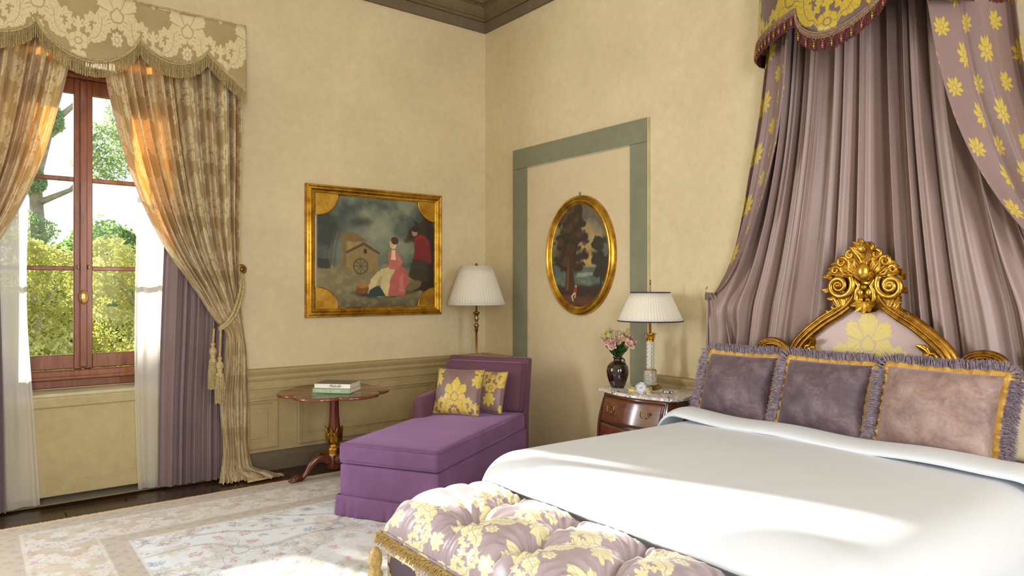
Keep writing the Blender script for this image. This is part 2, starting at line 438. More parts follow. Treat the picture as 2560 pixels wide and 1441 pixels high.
MT['gold_satin'] = fabric('gold_satin', (176, 128, 46), (214, 170, 84), .35, .1, 20, .3, 40).mat
MT['cord_gold'] = plain('gold_cord', (190, 160, 96), .6, 22, 90)
MT['fringe_cream'] = plain('cream_fringe', (176, 156, 108), .6, 22, 80)
MT['fringe_maroon'] = plain('maroon_fringe', (84, 30, 28), .6, 18, 80)
MT['braid'] = plain('mauve_braid', (132, 104, 84), .7, 24, 150, .4, 200)
MT['linen_white'] = fabric('ivory_satin_bedspread', (214, 219, 227), (220, 225, 232), .48, .15, 1.5, .03).mat
MT['pillowcase'] = fabric('cream_pillowcase', (222, 208, 172), (232, 220, 188), .7, .2, 3, .1).mat
def sheer():
    m = Mat('sheer_voile'); m.set(Base_Color=(238, 234, 224), Roughness=.8); m.translucent(.55, (250, 246, 236))
    tr = m.n('ShaderNodeBsdfTransparent'); mx = m.n('ShaderNodeMixShader'); mx.inputs[0].default_value = .16
    m.l(m.top.outputs[0], mx.inputs[1]); m.l(tr.outputs[0], mx.inputs[2]); m.l(mx.outputs[0], m.out.inputs[0]); return m.mat
MT['sheer'] = sheer()
def shade():
    m = Mat('lamp_shade_fabric'); m.set(Base_Color=(246, 244, 234), Roughness=.75); m.translucent(.35, (250, 240, 220)); return m.mat
MT['shade'] = shade()
def glass(name='window_glass', tint=(1, 1, 1), g=.06):
    m = Mat(name); tr = m.n('ShaderNodeBsdfTransparent'); tr.inputs[0].default_value = (*tint, 1)
    gl = m.n('ShaderNodeBsdfGlossy'); gl.inputs['Roughness'].default_value = .02; mx = m.n('ShaderNodeMixShader'); fr = m.n('ShaderNodeFresnel'); fr.inputs[0].default_value = 1.14
    m.l(fr.outputs[0], mx.inputs[0]); m.l(tr.outputs[0], mx.inputs[1]); m.l(gl.outputs[0], mx.inputs[2]); m.l(mx.outputs[0], m.out.inputs[0]); return m.mat
MT['glass'] = glass()
def crystal():
    m = Mat('cut_crystal'); m.set(Base_Color=(250, 252, 252), Roughness=.03, Transmission_Weight=.8, Metallic=.0, IOR=1.5); return m.mat
MT['crystal'] = crystal()
def marble():
    m = Mat('veined_marble'); a = m.noise(9, 7, .65, dist=2.2); v = m.o.abs(a - 0.5); b = m.noise(3.2, 4, .6, dist=1.5)
    k = m.o.step(0.016 + (b-0.48)*0.20 - v, .045)
    base = m.ramp(b, [(.3, (196, 184, 172)), (.7, (232, 228, 222))])
    m.set(Base_Color=m.mix(k, base, (92, 66, 74)), Roughness=.12, Coat_Weight=.4); return m.mat
MT['marble'] = marble()
MT['vase'] = plain('brown_glaze', (34, 16, 11), .08, 10, 9, 0, 60, Coat_Weight=1.0, Coat_Roughness=.03)
MT['petal'] = plain('pink_petal', (222, 172, 166), .6, 22, 30)
MT['petal_pale'] = plain('pale_petal', (240, 212, 196), .6, 14, 30)
MT['bud'] = plain('green_bud', (170, 176, 96), .6, 20, 30)
MT['leafgreen'] = plain('flower_leaf', (44, 76, 30), .45, 16, 20)
MT['stem'] = plain('flower_stem', (88, 116, 52), .5, 12, 20)
MT['navy'] = plain('navy_trim', (40, 34, 70), .6, 6)
MT['paper'] = plain('book_pages', (226, 218, 196), .8, 8, 40)
MT['white_cover'] = plain('white_book_cover', (236, 234, 226), .4, 3)
MT['green_cover'] = plain('green_book_cover', (148, 176, 142), .45, 5)
MT['dark_cover'] = plain('dark_book_cover', (52, 38, 34), .3, 14, 9)
MT['yellow_cover'] = plain('yellow_book_cover', (226, 204, 132), .5, 8)
MT['ink'] = plain('dark_ink', (40, 40, 42), .6, 3)
MT['ink_pale'] = plain('pale_ink', (222, 226, 206), .5, 3)
MT['blue_grey'] = plain('blue_grey_enamel', (120, 122, 140), .35, 8)
MT['dial'] = plain('clock_dial', (206, 206, 210), .4, 4)
MT['bark'] = plain('tree_bark', (160, 150, 124), .9, 22, 6, .5, 12)
def leafmat(name, c, c2, tc_):
    m = Mat(name); m.set(Base_Color=m.ramp(m.noise(.8, 4, .7)*0.5 + m.noise(9, 3, .7)*0.5, [(.36, c), (.62, c2)]), Roughness=.6); m.translucent(.45, tc_); return m.mat  # noise mixes dark leaf tones in to imitate shade inside the crown
MT['leaf_yellow'] = leafmat('yellow_green_leaves', (104, 122, 62), (226, 220, 142), (230, 226, 120))
MT['leaf_dark'] = leafmat('dark_green_leaves', (70, 98, 50), (136, 152, 90), (140, 176, 84))
MT['leaf_pale'] = leafmat('pale_green_leaves', (120, 142, 106), (182, 198, 150), (196, 216, 150))
MT['lawn'] = plain('garden_lawn', (86, 104, 52), .9, 18, 2)
MT['beadg'] = plain('gold_bead', (176, 144, 60), .3, 8, 30, 0, 60, Metallic=.7)
MT['beadp'] = plain('pink_bead', (170, 92, 80), .3, 8, 30, 0, 60)
def vcol(name, rough=.45):
    m = Mat(name); a = m.n('ShaderNodeAttribute'); a.attribute_name = 'Paint'
    n = m.noise(300, 2); m.set(Base_Color=a.outputs['Color'], Roughness=rough, Coat_Weight=.15); m.bump(n, .08, .002); return m.mat
MT['paint'] = vcol('oil_paint')
def rugmat():
    m = Mat('persian_rug'); o = m.o; X, Y, Z = m.xyz('Object')
    wx = m.noise(3.1, 3, .6); wy = m.noise(3.7, 3, .6, stretch=(1.3, .8, 1))
    x = X + (wx-0.5)*0.16; y = Y + (wy-0.5)*0.16
    f, ve = damask(o, x*1.7, y*1.55)
    mot = o.step(f, .03)
    f2, ve2 = damask(o, x*3.2+0.3, y*3.2+0.2); fl = o.step(f2, .05)
    # winding vines: contour lines of a smooth field
    n3 = m.noise(1.25, 0, .3, dist=.8); vine = o.step(0.010 - o.abs(o.fract(n3*7.0)-0.5)*0.16, .010)
    brk = m.noise(26, 3, .8); gate = o.step(brk - 0.47, .12)*o.step(m.noise(5, 2)-0.46, .05)
    sp = sprig(o, x*5.9+0.2, y*5.3)*gate; sp2 = sprig(o, x*5.1+0.37, y*5.6+0.21)*gate
    grain = m.noise(40, 3, .7); patch = m.noise(1.6, 4, .65)
    field = m.ramp(patch*0.6+grain*0.4, [(.3, (196, 200, 204)), (.55, (222, 226, 230)), (.75, (214, 212, 204))])
    c = m.mix(mot*0.50*o.step(brk-0.36, .3)*o.step(m.noise(2.3, 3)-0.47, .10), field, (182, 164, 136)); c = m.mix(mot*ve*0.5, c, (130, 122, 122))
    c = m.mix(vine*0.55*o.step(brk-0.40, .2), c, (150, 138, 118))
    c = m.mix(sp*0.70, c, m.ramp(patch, [(.46, (178, 84, 76)), (.52, (92, 120, 158))]))
    # borders, measured from the rug edge
    ex = X - RUG[0]; ey = RUG[3] - Y; e = o.min(ex, ey)
    bground = m.ramp(grain*0.5+patch*0.5, [(.3, (176, 158, 134)), (.7, (202, 188, 166))])
    b = m.mix(fl*0.75, bground, (218, 214, 208)); b = m.mix(fl*ve2*0.6, b, (150, 110, 96))
    b = m.mix(sp2*0.55, b, m.ramp(wx, [(.47, (170, 92, 82)), (.53, (96, 122, 150))]))
    c = m.mix(o.step(0.66 - e, .01)*0.88, c, b)
    line = o.max(o.step(0.010 - o.abs(e-0.20), .004), o.max(o.step(0.008 - o.abs(e-0.555), .004), o.step(0.008 - o.abs(e-0.70), .004)))
    guard = o.max(o.step(0.085 - o.abs(e-0.105), .01), o.step(0.065 - o.abs(e-0.63), .01))
    g2 = m.mix(sprig(o, x*9.0, y*9.0)*o.step(brk-0.42, .15)*0.7, (178, 162, 138), (116, 130, 154))
    c = m.mix(guard*0.85, c, g2); c = m.mix(line*0.6, c, (206, 200, 190))
    c = m.mix(o.step(0.035 - e, .01), c, (202, 176, 132))
    m.set(Base_Color=c, Roughness=.95, Sheen_Weight=.3); m.bump(m.noise(220, 3, .7), .5, .004); return m.mat
RUG = (-4.10, -6.6, -0.25, -0.44)   # x0, y0, x1, y1
MT['rug'] = rugmat()
# ================================================================== room shell
XL, YR, ZC = -7.4, -8.4, 4.95
WX0, WX1, WZ0, WZ1 = -4.10, -2.90, 0.045, 3.32        # window recess in the left wall
b = MB(); b.box(((XL)/2, YR/2, -0.06), (-XL+.6, -YR+.6, .1)); floor = struct(b.build('floor', MT['floor'], smooth=False))
# floor boards along the window wall, where the bare floor shows
for r in range(4):
    x = -5.2 - r*0.37
    while x < -0.1:
        L = 1.15 + 0.35*((r*7 + int(x*3)) % 3)
        x2 = min(x+L, -0.01); x1 = max(x, -5.2)
        if x2 - x1 > .1:
            p = MB(); p.box(((x1+x2)/2, -0.062-r*0.12, -0.006), (x2-x1-.004, .116, .012), b=.002); p.build('floorboard', MT['floor'], floor, world=True, smooth=False)
        x += L
def wall_with_holes(name, x0, x1, z0, z1, holes, plane, axis, th=.34, out=1, mat='wall'):
    """holes [(a0,a1,z0,z1)]"""
    xs = sorted({x0, x1, *[h[0] for h in holes], *[h[1] for h in holes]}); zs = sorted({z0, z1, *[h[2] for h in holes], *[h[3] for h in holes]})
    b = MB()
    for i in range(len(xs)-1):
        for j in range(len(zs)-1):
            cx, cz = (xs[i]+xs[i+1])/2, (zs[j]+zs[j+1])/2
            if any(h[0] < cx < h[1] and h[2] < cz < h[3] for h in holes): continue
            d = xs[i+1]-xs[i]; c = plane + out*th/2
            if axis == 'x': b.box((cx, c, cz), (d, th, zs[j+1]-zs[j]))
            else: b.box((c, cx, cz), (th, d, zs[j+1]-zs[j]))
    return struct(b.build(name, MT[mat], smooth=False))
wl = wall_with_holes('wall_left', XL, 0.34, -.01, ZC, [(WX0, WX1, -.005, WZ1), (-6.80, -5.60, .75, 3.3)], 0.0, 'x', out=1)
wr = wall_with_holes('wall_right', YR, 0.0, -.01, ZC, [], 0.0, 'y', out=1)
wb = wall_with_holes('wall_back', XL, 0.34, -.01, ZC, [(-2.5, -1.3, .9, 3.6), (-5.8, -4.6, .9, 3.6)], YR, 'x', out=-1)
wf = wall_with_holes('wall_far', YR, 0.34, -.01, ZC, [], XL, 'y', out=-1)
b = MB(); b.box((XL/2, YR/2, ZC+.06), (-XL+.8, -YR+.8, .12)); struct(b.build('ceiling', MT['ceiling'], smooth=False))
# cornice: profile (out, up) swept along both walls with a mitred corner
cp = [(0, 4.088), (.028, 4.088), (.028, 4.185), (.040, 4.190), (.040, 4.200), (.030, 4.206), (.036, 4.216), (.062, 4.226), (.062, 4.240), (.052, 4.248),
      (.056, 4.300), (.064, 4.325), (.064, 4.345), (.095, 4.352), (.095, 4.368), (.105, 4.40), (.14, 4.44), (.17, 4.455), (.17, 4.47), (.20, 4.48), (.20, 4.56), (.23, 4.58), (.30, 4.66), (.36, 4.70), (.36, 4.76), (.40, 4.80), (.40, ZC)]
path = [(0, YR, 0), (0, 0, 0), (XL, 0, 0)]
for nm, pr, mt in (('trim_1', cp[2:], 'cornice'), ('trim_2', cp[:4], 'cornice_low')):
    b = MB(); b.sweep(path, pr, nrm=(0, 0, 1)); struct(b.build(nm, MT[mt], smooth=True, auto=35))
b = MB()
for i in range(150):
    b.box((-0.075-i*.03, -0.072, 4.333), (.016, .016, .018)); b.box((-0.072, -0.075-i*.03, 4.333), (.016, .016, .018))
stuff(b.build('bead_row', MT['cornice'], bpy.data.objects['trim_1'], smooth=False))
# dado rail with mouldings; the window recess and the painted door surround interrupt it
dp = [(0, .650), (.012, .650), (.014, .668), (.022, .676), (.022, .690), (.014, .698), (.016, .735), (.026, .748), (.034, .762), (.034, .775), (.030, .782), (.036, .79), (.050, .812), (.056, .826), (.056, .838), (0, .842)]
def rail(nm, path, mt='wainscot', pr=dp):
    b = MB(); b.sweep(path, pr, nrm=(0, 0, 1)); return struct(b.build(nm, MT[mt], smooth=True, auto=30))
rail('trim_3', [(0, -0.462, 0), (0, 0, 0), (-2.90, 0, 0)])
rail('trim_4', [(0, YR, 0), (0, -2.185, 0)])
rail('trim_5', [(-4.10, 0, 0), (XL, 0, 0)])
bp = [(0, 0), (.026, 0), (.026, .107), (.018, .118), (.014, .135), (.014, .150), (0, .156)]
def skirt(nm, path): b = MB(); b.sweep(path, bp, nrm=(0, 0, 1)); struct(b.build(nm, MT['base'], smooth=True, auto=30))
skirt('baseboard_left', [(0, -0.462, 0), (0, 0, 0), (-2.90, 0, 0)])
skirt('baseboard_right', [(0, YR, 0), (0, -2.185, 0)])
# lower wall skin (painted slightly darker than the wall above) with framed panels
def wains(nm, plane, a0, a1, axis, panels):
    b = MB(); z0, z1 = .156, .650
    if axis == 'x': b.box(((a0+a1)/2, -.004, (z0+z1)/2), (a1-a0, .008, z1-z0))
    else: b.box((-.004, (a0+a1)/2, (z0+z1)/2), (.008, a1-a0, z1-z0))
    o = struct(b.build(nm, MT['wainscot'], smooth=False))
    for (p0, p1, q0, q1) in panels:
        b = MB(); pr = [(0, .000), (0, .014), (.010, .020), (.018, .020), (.026, .012), (.040, .010), (.046, .004), (.052, .004), (.056, 0)]
        if axis == 'x': path = [(p0, -.008, q0), (p1, -.008, q0), (p1, -.008, q1), (p0, -.008, q1)]; b.sweep(path, pr, closed=True, nrm=(0, -1, 0))
        else: path = [(-.008, p0, q0), (-.008, p0, q1), (-.008, p1, q1), (-.008, p1, q0)]; b.sweep(path, pr, closed=True, nrm=(-1, 0, 0))
        b.build('panel_moulding', MT['wainscot'], o, world=True, smooth=True, auto=30)
        b = MB(); g = .085
        if axis == 'x': b.box(((p0+p1)/2, -.012, (q0+q1)/2), (p1-p0-2*g, .010, q1-q0-2*g), b=.004)
        else: b.box((-.012, (p0+p1)/2, (q0+q1)/2), (.010, p1-p0-2*g, q1-q0-2*g), b=.004)
        b.build('raised_field', MT['wainscot'], o, world=True, smooth=False)
    return o
wains('trim_6', 0, -2.90, 0, 'x', [(-2.62, -2.125, .185, .60), (-1.965, -.60, .185, .615), (-.46, -.10, .185, .615)])
wains('trim_7', 0, YR, -2.185, 'y', [(-3.2, -2.35, .185, .615), (-6.6, -5.2, .185, .615)])
wains('trim_8', 0, -.462, 0, 'y', [(-.40, -.10, .185, .615)])
# painted stone-colour door surround on the right wall, joint lines between posts and lintel
def slab(nm, mt, parent, y0, y1, z0, z1, t=.022, x0=0.0):
    b = MB(); b.box((x0-t/2, (y0+y1)/2, (z0+z1)/2), (t, abs(y1-y0), z1-z0), b=.002); return b.build(nm, MT[mt], parent, smooth=False, world=True)
door = slab('door_1', 'panel_wall', None, -1.985, -0.705, 0.0, 2.635, .006); struct(door)
slab('surround_lintel', 'green', door, -2.165, -0.481, 2.634, 2.820)
slab('surround_post', 'green', door, -0.705, -0.481, 0.0, 2.632)
slab('surround_post', 'green', door, -2.165, -1.985, 0.0, 2.632)
b = MB()
for (y, z0, z1) in ((-.709, 0, 2.63), (-2.168, 0, 2.82), (-1.981, 0, 2.63)): b.box((-.010, y, (z0+z1)/2), (.026 if y != -1.981 else .008, .006, z1-z0))
b.box((-.010, -1.345, 2.631), (.026, 1.27, .005))
b.build('worn_edge', MT['edge'], door, smooth=False, world=True)
# ================================================================== window
win = struct(MB().box((-3.5, .33, .80), (1.28, .10, .06), b=.006).build('window_1', MT['winwood'], smooth=False))
def wb_(nm, c, d, parent=win, mt='winwood', bev=.006):
    return MB().box(c, d, b=bev).build(nm, MT[mt], parent, smooth=False, world=True)
FY = .31
wb_('frame_sill', (-3.5, FY-.03, .865), (1.26, .09, .065)); wb_('frame_sill_step', (-3.5, FY-.055, .846), (1.26, .07, .028))
wb_('frame_head', (-3.5, FY, 3.145), (1.26, .10, .19)); wb_('frame_head_moulding', (-3.5, FY-.05, 3.070), (1.26, .03, .025))
for sx_ in (-1, 1): wb_('frame_jamb', (-3.5+sx_*.605, FY, 1.99), (.06, .10, 2.28))
CX_ = -3.476
def sash(x0, x1):
    s = wb_('sash', (x0+.029, FY, 1.975), (.058, .055, 2.15))
    MB().box((x1-.029, FY, 1.975), (.058, .055, 2.15), b=.006).build('stile', MT['winwood'], s, smooth=False)
    MB().box(((x0+x1)/2, FY, .957), (x1-x0-.11, .05, .105), b=.006).build('bottom_rail', MT['winwood'], s, smooth=False)
    MB().box(((x0+x1)/2, FY, 2.995), (x1-x0-.11, .05, .11), b=.006).build('top_rail', MT['winwood'], s, smooth=False)
    zs = [1.01, 1.645, 2.305, 2.94]
    for z in zs[1:3]: MB().box(((x0+x1)/2, FY, z), (x1-x0-.11, .036, .032), b=.005).build('glazing_bar', MT['winwood'], s, smooth=False)
    for k in range(3): MB().box(((x0+x1)/2, FY+.008, (zs[k]+zs[k+1])/2), (x1-x0-.11, .004, zs[k+1]-zs[k]-.03)).build('pane', MT['glass'], s, smooth=False)
    for q in s.children: q.matrix_parent_inverse = Matrix()
    return s
sash(-4.075, CX_-.002); sash(CX_+.002, -2.925)
wb_('meeting_strip', (CX_, FY-.038, 1.975), (.048, .026, 2.12))
for z in (1.655,): 
    for s_ in (-1, 1): wb_('catch', (CX_+s_*.034, FY-.045, z), (.014, .03, .03), mt='antique', bev=.003)
b = MB(); a = np.linspace(0, pi/2, 7)
prof = [(0.0001, 0)] + [(.036*math.sin(t), -.0) for t in (.3,)]
b.sphere((CX_, FY-.066, 1.432), .030, 16, (1.0, .42, 1.75)); b.tube([(CX_, FY-.05, 1.432), (CX_, FY-.066, 1.432)], .012, 10)
wb_k = b.build('handle', MT['brass'], win, world=True)
# deep sill ledge behind the radiator cover, wall under the window
struct(MB().box((-3.5, .14, .752), (1.198, .285, .024), b=.006).build('trim_9', MT['edge'], smooth=False))
struct(MB().box((-3.5, .345, .40), (1.30, .03, .84)).build('trim_11', MT['base'], smooth=False))
struct(MB().box((-3.5, .315, .785), (1.198, .05, .045)).build('trim_10', MT['panel_wall'], smooth=False))
# radiator cover panel: face with a top roll and a raised foot band, open slot at the floor
rc = thing('radiator_cover', 'beige painted radiator cover panel under the window sill', 'radiator cover', (-3.5, 0, 0))
MB().box((-3.5, .012, .41), (1.19, .024, .66), b=.003).build('face_panel', MT['radiator'], rc, smooth=False, world=True)
MB().box((-3.5, .004, .703), (1.19, .036, .075), b=.012).build('top_rail', MT['radiator'], rc, smooth=False, world=True)
MB().box((-3.5, .006, .115), (1.19, .032, .115), b=.004).build('bottom_rail', MT['radiator'], rc, smooth=False, world=True)
for s_ in (-1, 1): MB().box((-3.5+s_*.57, .012, .03), (.05, .02, .06)).build('foot', MT['radiator'], rc, smooth=False, world=True)
# the second window of this wall (outside the frame) and the two at the back: plain frames in their openings
for k, (c, w_, z0, z1, ax_) in enumerate((((-6.2, .2), 1.2, .75, 3.3, 0), ((-1.9, YR-.2), 1.2, .9, 3.6, 0), ((-5.2, YR-.2), 1.2, .9, 3.6, 0))):
    b = MB(); zc = (z0+z1)/2; h = z1-z0
    for dx in (-w_/2+.03, 0, w_/2-.03): b.box((c[0]+dx, c[1], zc), (.06, .06, h))
    for z in (z0+.03, zc, z1-.03): b.box((c[0], c[1], z), (w_, .06, .06))
    struct(b.build('window_%d' % (k+2), MT['winwood'], smooth=False))
# ================================================================== rug
nx, ny = 220, 30
b = MB(); b.box(((RUG[0]+RUG[2])/2, (RUG[1]+RUG[3])/2, .008), (RUG[2]-RUG[0], RUG[3]-RUG[1], .010), b=.003)
rug = thing('persian_rug', 'large ivory rug with faded floral pattern and tan border covering the floor', 'rug', ((RUG[0]+RUG[2])/2, (RUG[1]+RUG[3])/2, 0))
b.build('rug_field', MT['rug'], rug, smooth=False, world=True)
b = MB()
x = RUG[0]
while x < -0.9:
    L = .018+.022*rng.random(); b.tube([(x, RUG[3]-.004, .010), (x+rng.uniform(-.008, .008), RUG[3]+L*.6, .008), (x+rng.uniform(-.014, .014), RUG[3]+L, .003)], [.004, .003, .002], 4); x += .011
stuff(b.build('fringe', MT['cord_gold'], rug, world=True))
# ================================================================== window dressing
PC = -3.50                                              # centre line of the window
# pelmet outline: lower edge (fabric) as function of x
CUSP = [(-4.53, 3.00), (-4.25, 3.245), (-3.80, 3.175), (-3.20, 3.255), (-2.755, 3.245), (-2.474, 3.00)]
def pel_low(x):
    x = np.asarray(x, float); z = np.zeros_like(x)
    segs = [(-4.53, -4.248, 'endL'), (-4.248, -3.80, .135), (-3.80, -3.20, .225), (-3.20, -2.752, .135), (-2.752, -2.470, 'endR')]
    for a, c, d in segs:
        m = (x >= a-1e-6) & (x <= c+1e-6); t = (x-a)/(c-a)
        if d == 'endL': z[m] = 3.245 - .245*(1-t[m])**1.25
        elif d == 'endR': z[m] = 3.245 - .245*t[m]**0.85
        else: z[m] = 3.250 - d*np.sin(pi*np.clip(t[m], 0, 1))**.62
    return z
pel = thing('pelmet', 'cream damask pelmet with scalloped fringed edge above the window', 'pelmet', (PC, 0, 3.505))
xs = np.linspace(-4.53, -2.470, 241); T = np.linspace(0, 1, 14)
Xg, Tg = np.meshgrid(xs, T); Zl = pel_low(Xg); Zg = 3.505 + (Zl-3.505)*Tg
Yg = -.285 - .006*np.sin(Xg*9) - .012*Tg*np.sin(Xg*5.0+1) 
b = MB(); b.grid(Xg, Yg, Zg, Xg, Zg); solid(b.build('valance_front', MT['cream_damask'], pel, world=True), .008)
for sx_ in (-1, 1):
    xe = -3.5 + sx_*1.03; Yr, Tr = np.meshgrid(np.linspace(-.285, -.004, 8), T); b = MB(); b.grid(np.full_like(Yr, xe), Yr, 3.505-(.505-.12*(Yr+.285)/.28)*Tr, Yr+xe, 3.505-.5*Tr)
    solid(b.build('valance_return', MT['cream_damask'], pel, world=True), .008)
MB().box((PC, -.143, 3.500), (2.06, .285, .018)).build('top_board', MT['cream_damask'], pel, world=True, smooth=False)
b = MB(); b.tube([(x, -.290, 3.506+.002*math.sin(x*60)) for x in np.linspace(-4.53, -2.470, 80)], .007, 6); b.build('piping', MT['fringe_cream'], pel, world=True)
b = MB(); xx = np.linspace(-4.52, -2.472, 260); zz = pel_low(xx)
b.tube([(x, -.298, z+.004) for x, z in zip(xx, zz)], .006, 5); b.tube([(x, -.299, z+.020) for x, z in zip(xx, zz)], .005, 5)
for i in range(0, 259): b.tube([(xx[i], -.300, zz[i]+.004), (xx[i+1], -.300, zz[i+1]+.020)], .003, 3, cap=False)
b.build('gimp_braid', MT['fringe_cream'], pel, world=True)
b = MB(); xf = np.linspace(-4.52, -2.472, 560); zf = pel_low(xf)
for x, z in zip(xf, zf):
    L = .098 + rng.uniform(-.006, .004); j = rng.uniform(-.002, .002)
    b.tube([(x, -.297, z+.004), (x+j, -.299+j, z-L*.5), (x+j*2, -.296, z-L)], [.0022, .0022, .0028], 3, cap=False)
stuff(b.build('fringe', MT['fringe_cream'], pel, world=True))

def interp(t, pts):
    pts = np.array(pts, float); return np.interp(t, pts[:, 0], pts[:, 1])
def smoothpts(t, pts):
    """cubic-ish smooth interpolation"""
    pts = np.array(pts, float); x, y = pts[:, 0], pts[:, 1]; m = np.gradient(y, x); t = np.asarray(t, float)
    i = np.clip(np.searchsorted(x, t)-1, 0, len(x)-2); h = x[i+1]-x[i]; s = np.clip((t-x[i])/h, 0, 1)
    return (2*s**3-3*s**2+1)*y[i] + (s**3-2*s**2+s)*h*m[i] + (-2*s**3+3*s**2)*y[i+1] + (s**3-s**2)*h*m[i+1]
def fold(s, n, seed=0, sharp=.6):
    """pleat profile in -1..1 with uneven spacing"""
    q = s*n + .35*np.sin(s*n*1.9+seed) + .25*np.sin(s*n*.73+seed*2.1)
    f = np.sin(2*pi*q); return np.sign(f)*np.abs(f)**sharp*.75 + .25*np.sin(2*pi*q*2.3+seed)
def drape(label, mir, group):
    """heavy damask drape, gathered by a rope at z 1.2, hem pooling on the floor"""
    root = thing('drape', label, 'curtain', (PC+mir*.95, -.2, 0), 0, group)
    S, Zt = np.meshgrid(np.linspace(0, 1, 420), np.concatenate([np.linspace(3.42, 1.35, 90), np.linspace(1.33, 1.05, 24), np.linspace(1.02, .03, 60), np.linspace(.02, .005, 6)]))
    zi = [(-.01, .85), (.02, .862), (.65, .880), (1.0, .915), (1.17, .905), (1.23, .852), (1.44, .722), (1.82, .478), (2.32, .270), (2.70, .170), (2.96, .115), (3.5, .03)]
    xin = smoothpts(Zt, zi)
    xo = smoothpts(Zt, [(-.01, 1.14), (.03, 1.125), (.12, 1.10), (.6, 1.08), (1.0, 1.065), (1.2, 1.040), (1.5, 1.012), (1.9, 1.008), (2.4, 1.02), (3.5, 1.03)])
    S2 = S
    X = xin + (xo-xin)*S2
    gath = np.exp(-((Zt-1.18)/.14)**2); width = (xo-xin)
    amp = .050*(1-.55*gath)*np.clip(width/.35, .45, 1.15)
    f = fold(S, 13.0, 1.3, .8) 
    fine = fold(S, 21, 2.2, .8)
    loww = sstep(Zt, 1.3, 3.0)
    Y = -.180 + amp*(f*(.65+.45*loww) + .25*fine*(1-loww*.6))
    Y += -.03*gath*np.sin(pi*S) 
    X += .010*np.cos(2*pi*S*9)*np.sin(pi*S)
    # bulge of cloth above the tie and blouse over it
    Y += -.05*np.exp(-((Zt-1.42)/.2)**2)*np.sin(pi*np.clip(S*1.1, 0, 1))
    # leading edge turns back a little
    Y += .02*(1-sstep(S, 0, .05))
    # pooled hem spreading on the floor
    pool = sstep(-Zt, -.10, -.0)
    X += pool*(.18*S**2); Y -= pool*(.05+.07*S+.02*np.sin(S*40))
    Zq = np.where(Zt < .05, Zt + .012*np.abs(np.sin(S*60)), Zt) + .004
    W = 1.9*S; Vv = Zt
    b = MB(); b.grid(PC+mir*X, Y, Zq, W, Vv); o = b.build('curtain_panel', MT['drape_damask'], root, world=True)
    return root, o
drape('cream damask drape right of the window, tied back by a tasselled cord', 1, None)
drape('cream damask drape left of the window, cut off by the frame edge', -1, None)
# left-over train of cloth lying on the floor beside the right drape
b = MB(); U_, T_ = np.meshgrid(np.linspace(0, 1, 60), np.linspace(0, 1, 40))
wd = .11*(1-.55*T_)
Xp = -2.47+.30*T_; Yp = -.215 - .02*T_ + (U_-.5)*2*wd
Zp = .012 + .022*(1-T_*.7)*(.5+.5*np.sin(U_*16+T_*3))*np.sin(pi*U_)**.5*(1-.3*T_) + .05*(1-T_)**3*np.sin(pi*U_)
b.grid(Xp, Yp, Zp, U_*.5, T_*.5); o = b.build('pooled_hem', MT['drape_damask'], [q for q in bpy.data.objects if q.name == 'drape'][0], world=True)
def hang(name, label, cat, mat, x0f, x1f, ztop, y, amp, n, seed, mir, zbot=.02, nu=160, sharp=.7, edge=0.0):
    S, Zt = np.meshgrid(np.linspace(0, 1, nu), np.linspace(ztop, zbot, 60)); xa = smoothpts(Zt, x0f); xb = smoothpts(Zt, x1f)
    X = xa+(xb-xa)*S; low = 1-.35*sstep(Zt, .2, 3.0)
    Y = y + amp*low*fold(S, n, seed, sharp) + .01*np.sin(Zt*2.2+S*5); b = MB()
    b.grid(PC+mir*X, Y, Zt, S*1.2, Zt); o = b.build(name, MT[mat], None); return tag(o, label, cat)
for mir, side in ((1, 'right'), (-1, 'left')):
    hang('under_curtain', f'mauve satin curtain hanging straight behind the {side} drape', 'curtain', 'mauve_win',
         [(0, .455), (.9, .470), (1.8, .495), (3.4, .56)], [(0, .90), (.6, .90), (1.2, .93), (3.4, 1.0)], 3.38, -.095, .030, 6.2, .8+mir, mir)
    hang('sheer_curtain', f'white translucent sheer curtain at the {side} side of the window', 'curtain', 'sheer',
         [(0, .335 if mir > 0 else .262), (.7, .315 if mir > 0 else .300), (1.3, .312 if mir > 0 else .335), (2.3, .330), (3.4, .36)], [(0, .53), (1.5, .53), (3.4, .55)], 3.38, -.040, .016, 3.2 if mir > 0 else 2.2, .4, mir, sharp=.9)
# tieback: rope from the wall rosette round the drape, two tassels
hb = thing('curtain_holdback', 'round antique brass rosette holdback on the wall beside the right drape', 'holdback', (-2.465, -.0, 1.646))
b = MB(); b.tube([(-2.465, 0, 1.646), (-2.465, -.15, 1.646)], .009, 8); b.build('stem', MT['antique'], hb, world=True)
b = MB(); A = np.linspace(0, 2*pi, 48, endpoint=False)
rr = np.array([.0005, .010, .014, .018, .030, .036, .038, .034, .02, .0005]); yy = np.array([-.092, -.092, -.088, -.080, -.084, -.080, -.072, -.062, -.058, -.058])
Ag, Rg = np.meshgrid(A, rr); _, Yy = np.meshgrid(A, yy); sc_ = 1+.10*np.abs(np.sin(Ag*6))*(Rg > .02)
b.grid(-2.465+Rg*sc_*np.cos(Ag), Yy-.085, 1.646+Rg*sc_*np.sin(Ag), cu=True); b.build('rosette', MT['antique'], hb, world=True)
tb = thing('rope_tieback', 'twisted cream rope tieback with two hanging tassels round the right drape', 'tieback', (-2.465, -.15, 1.646))
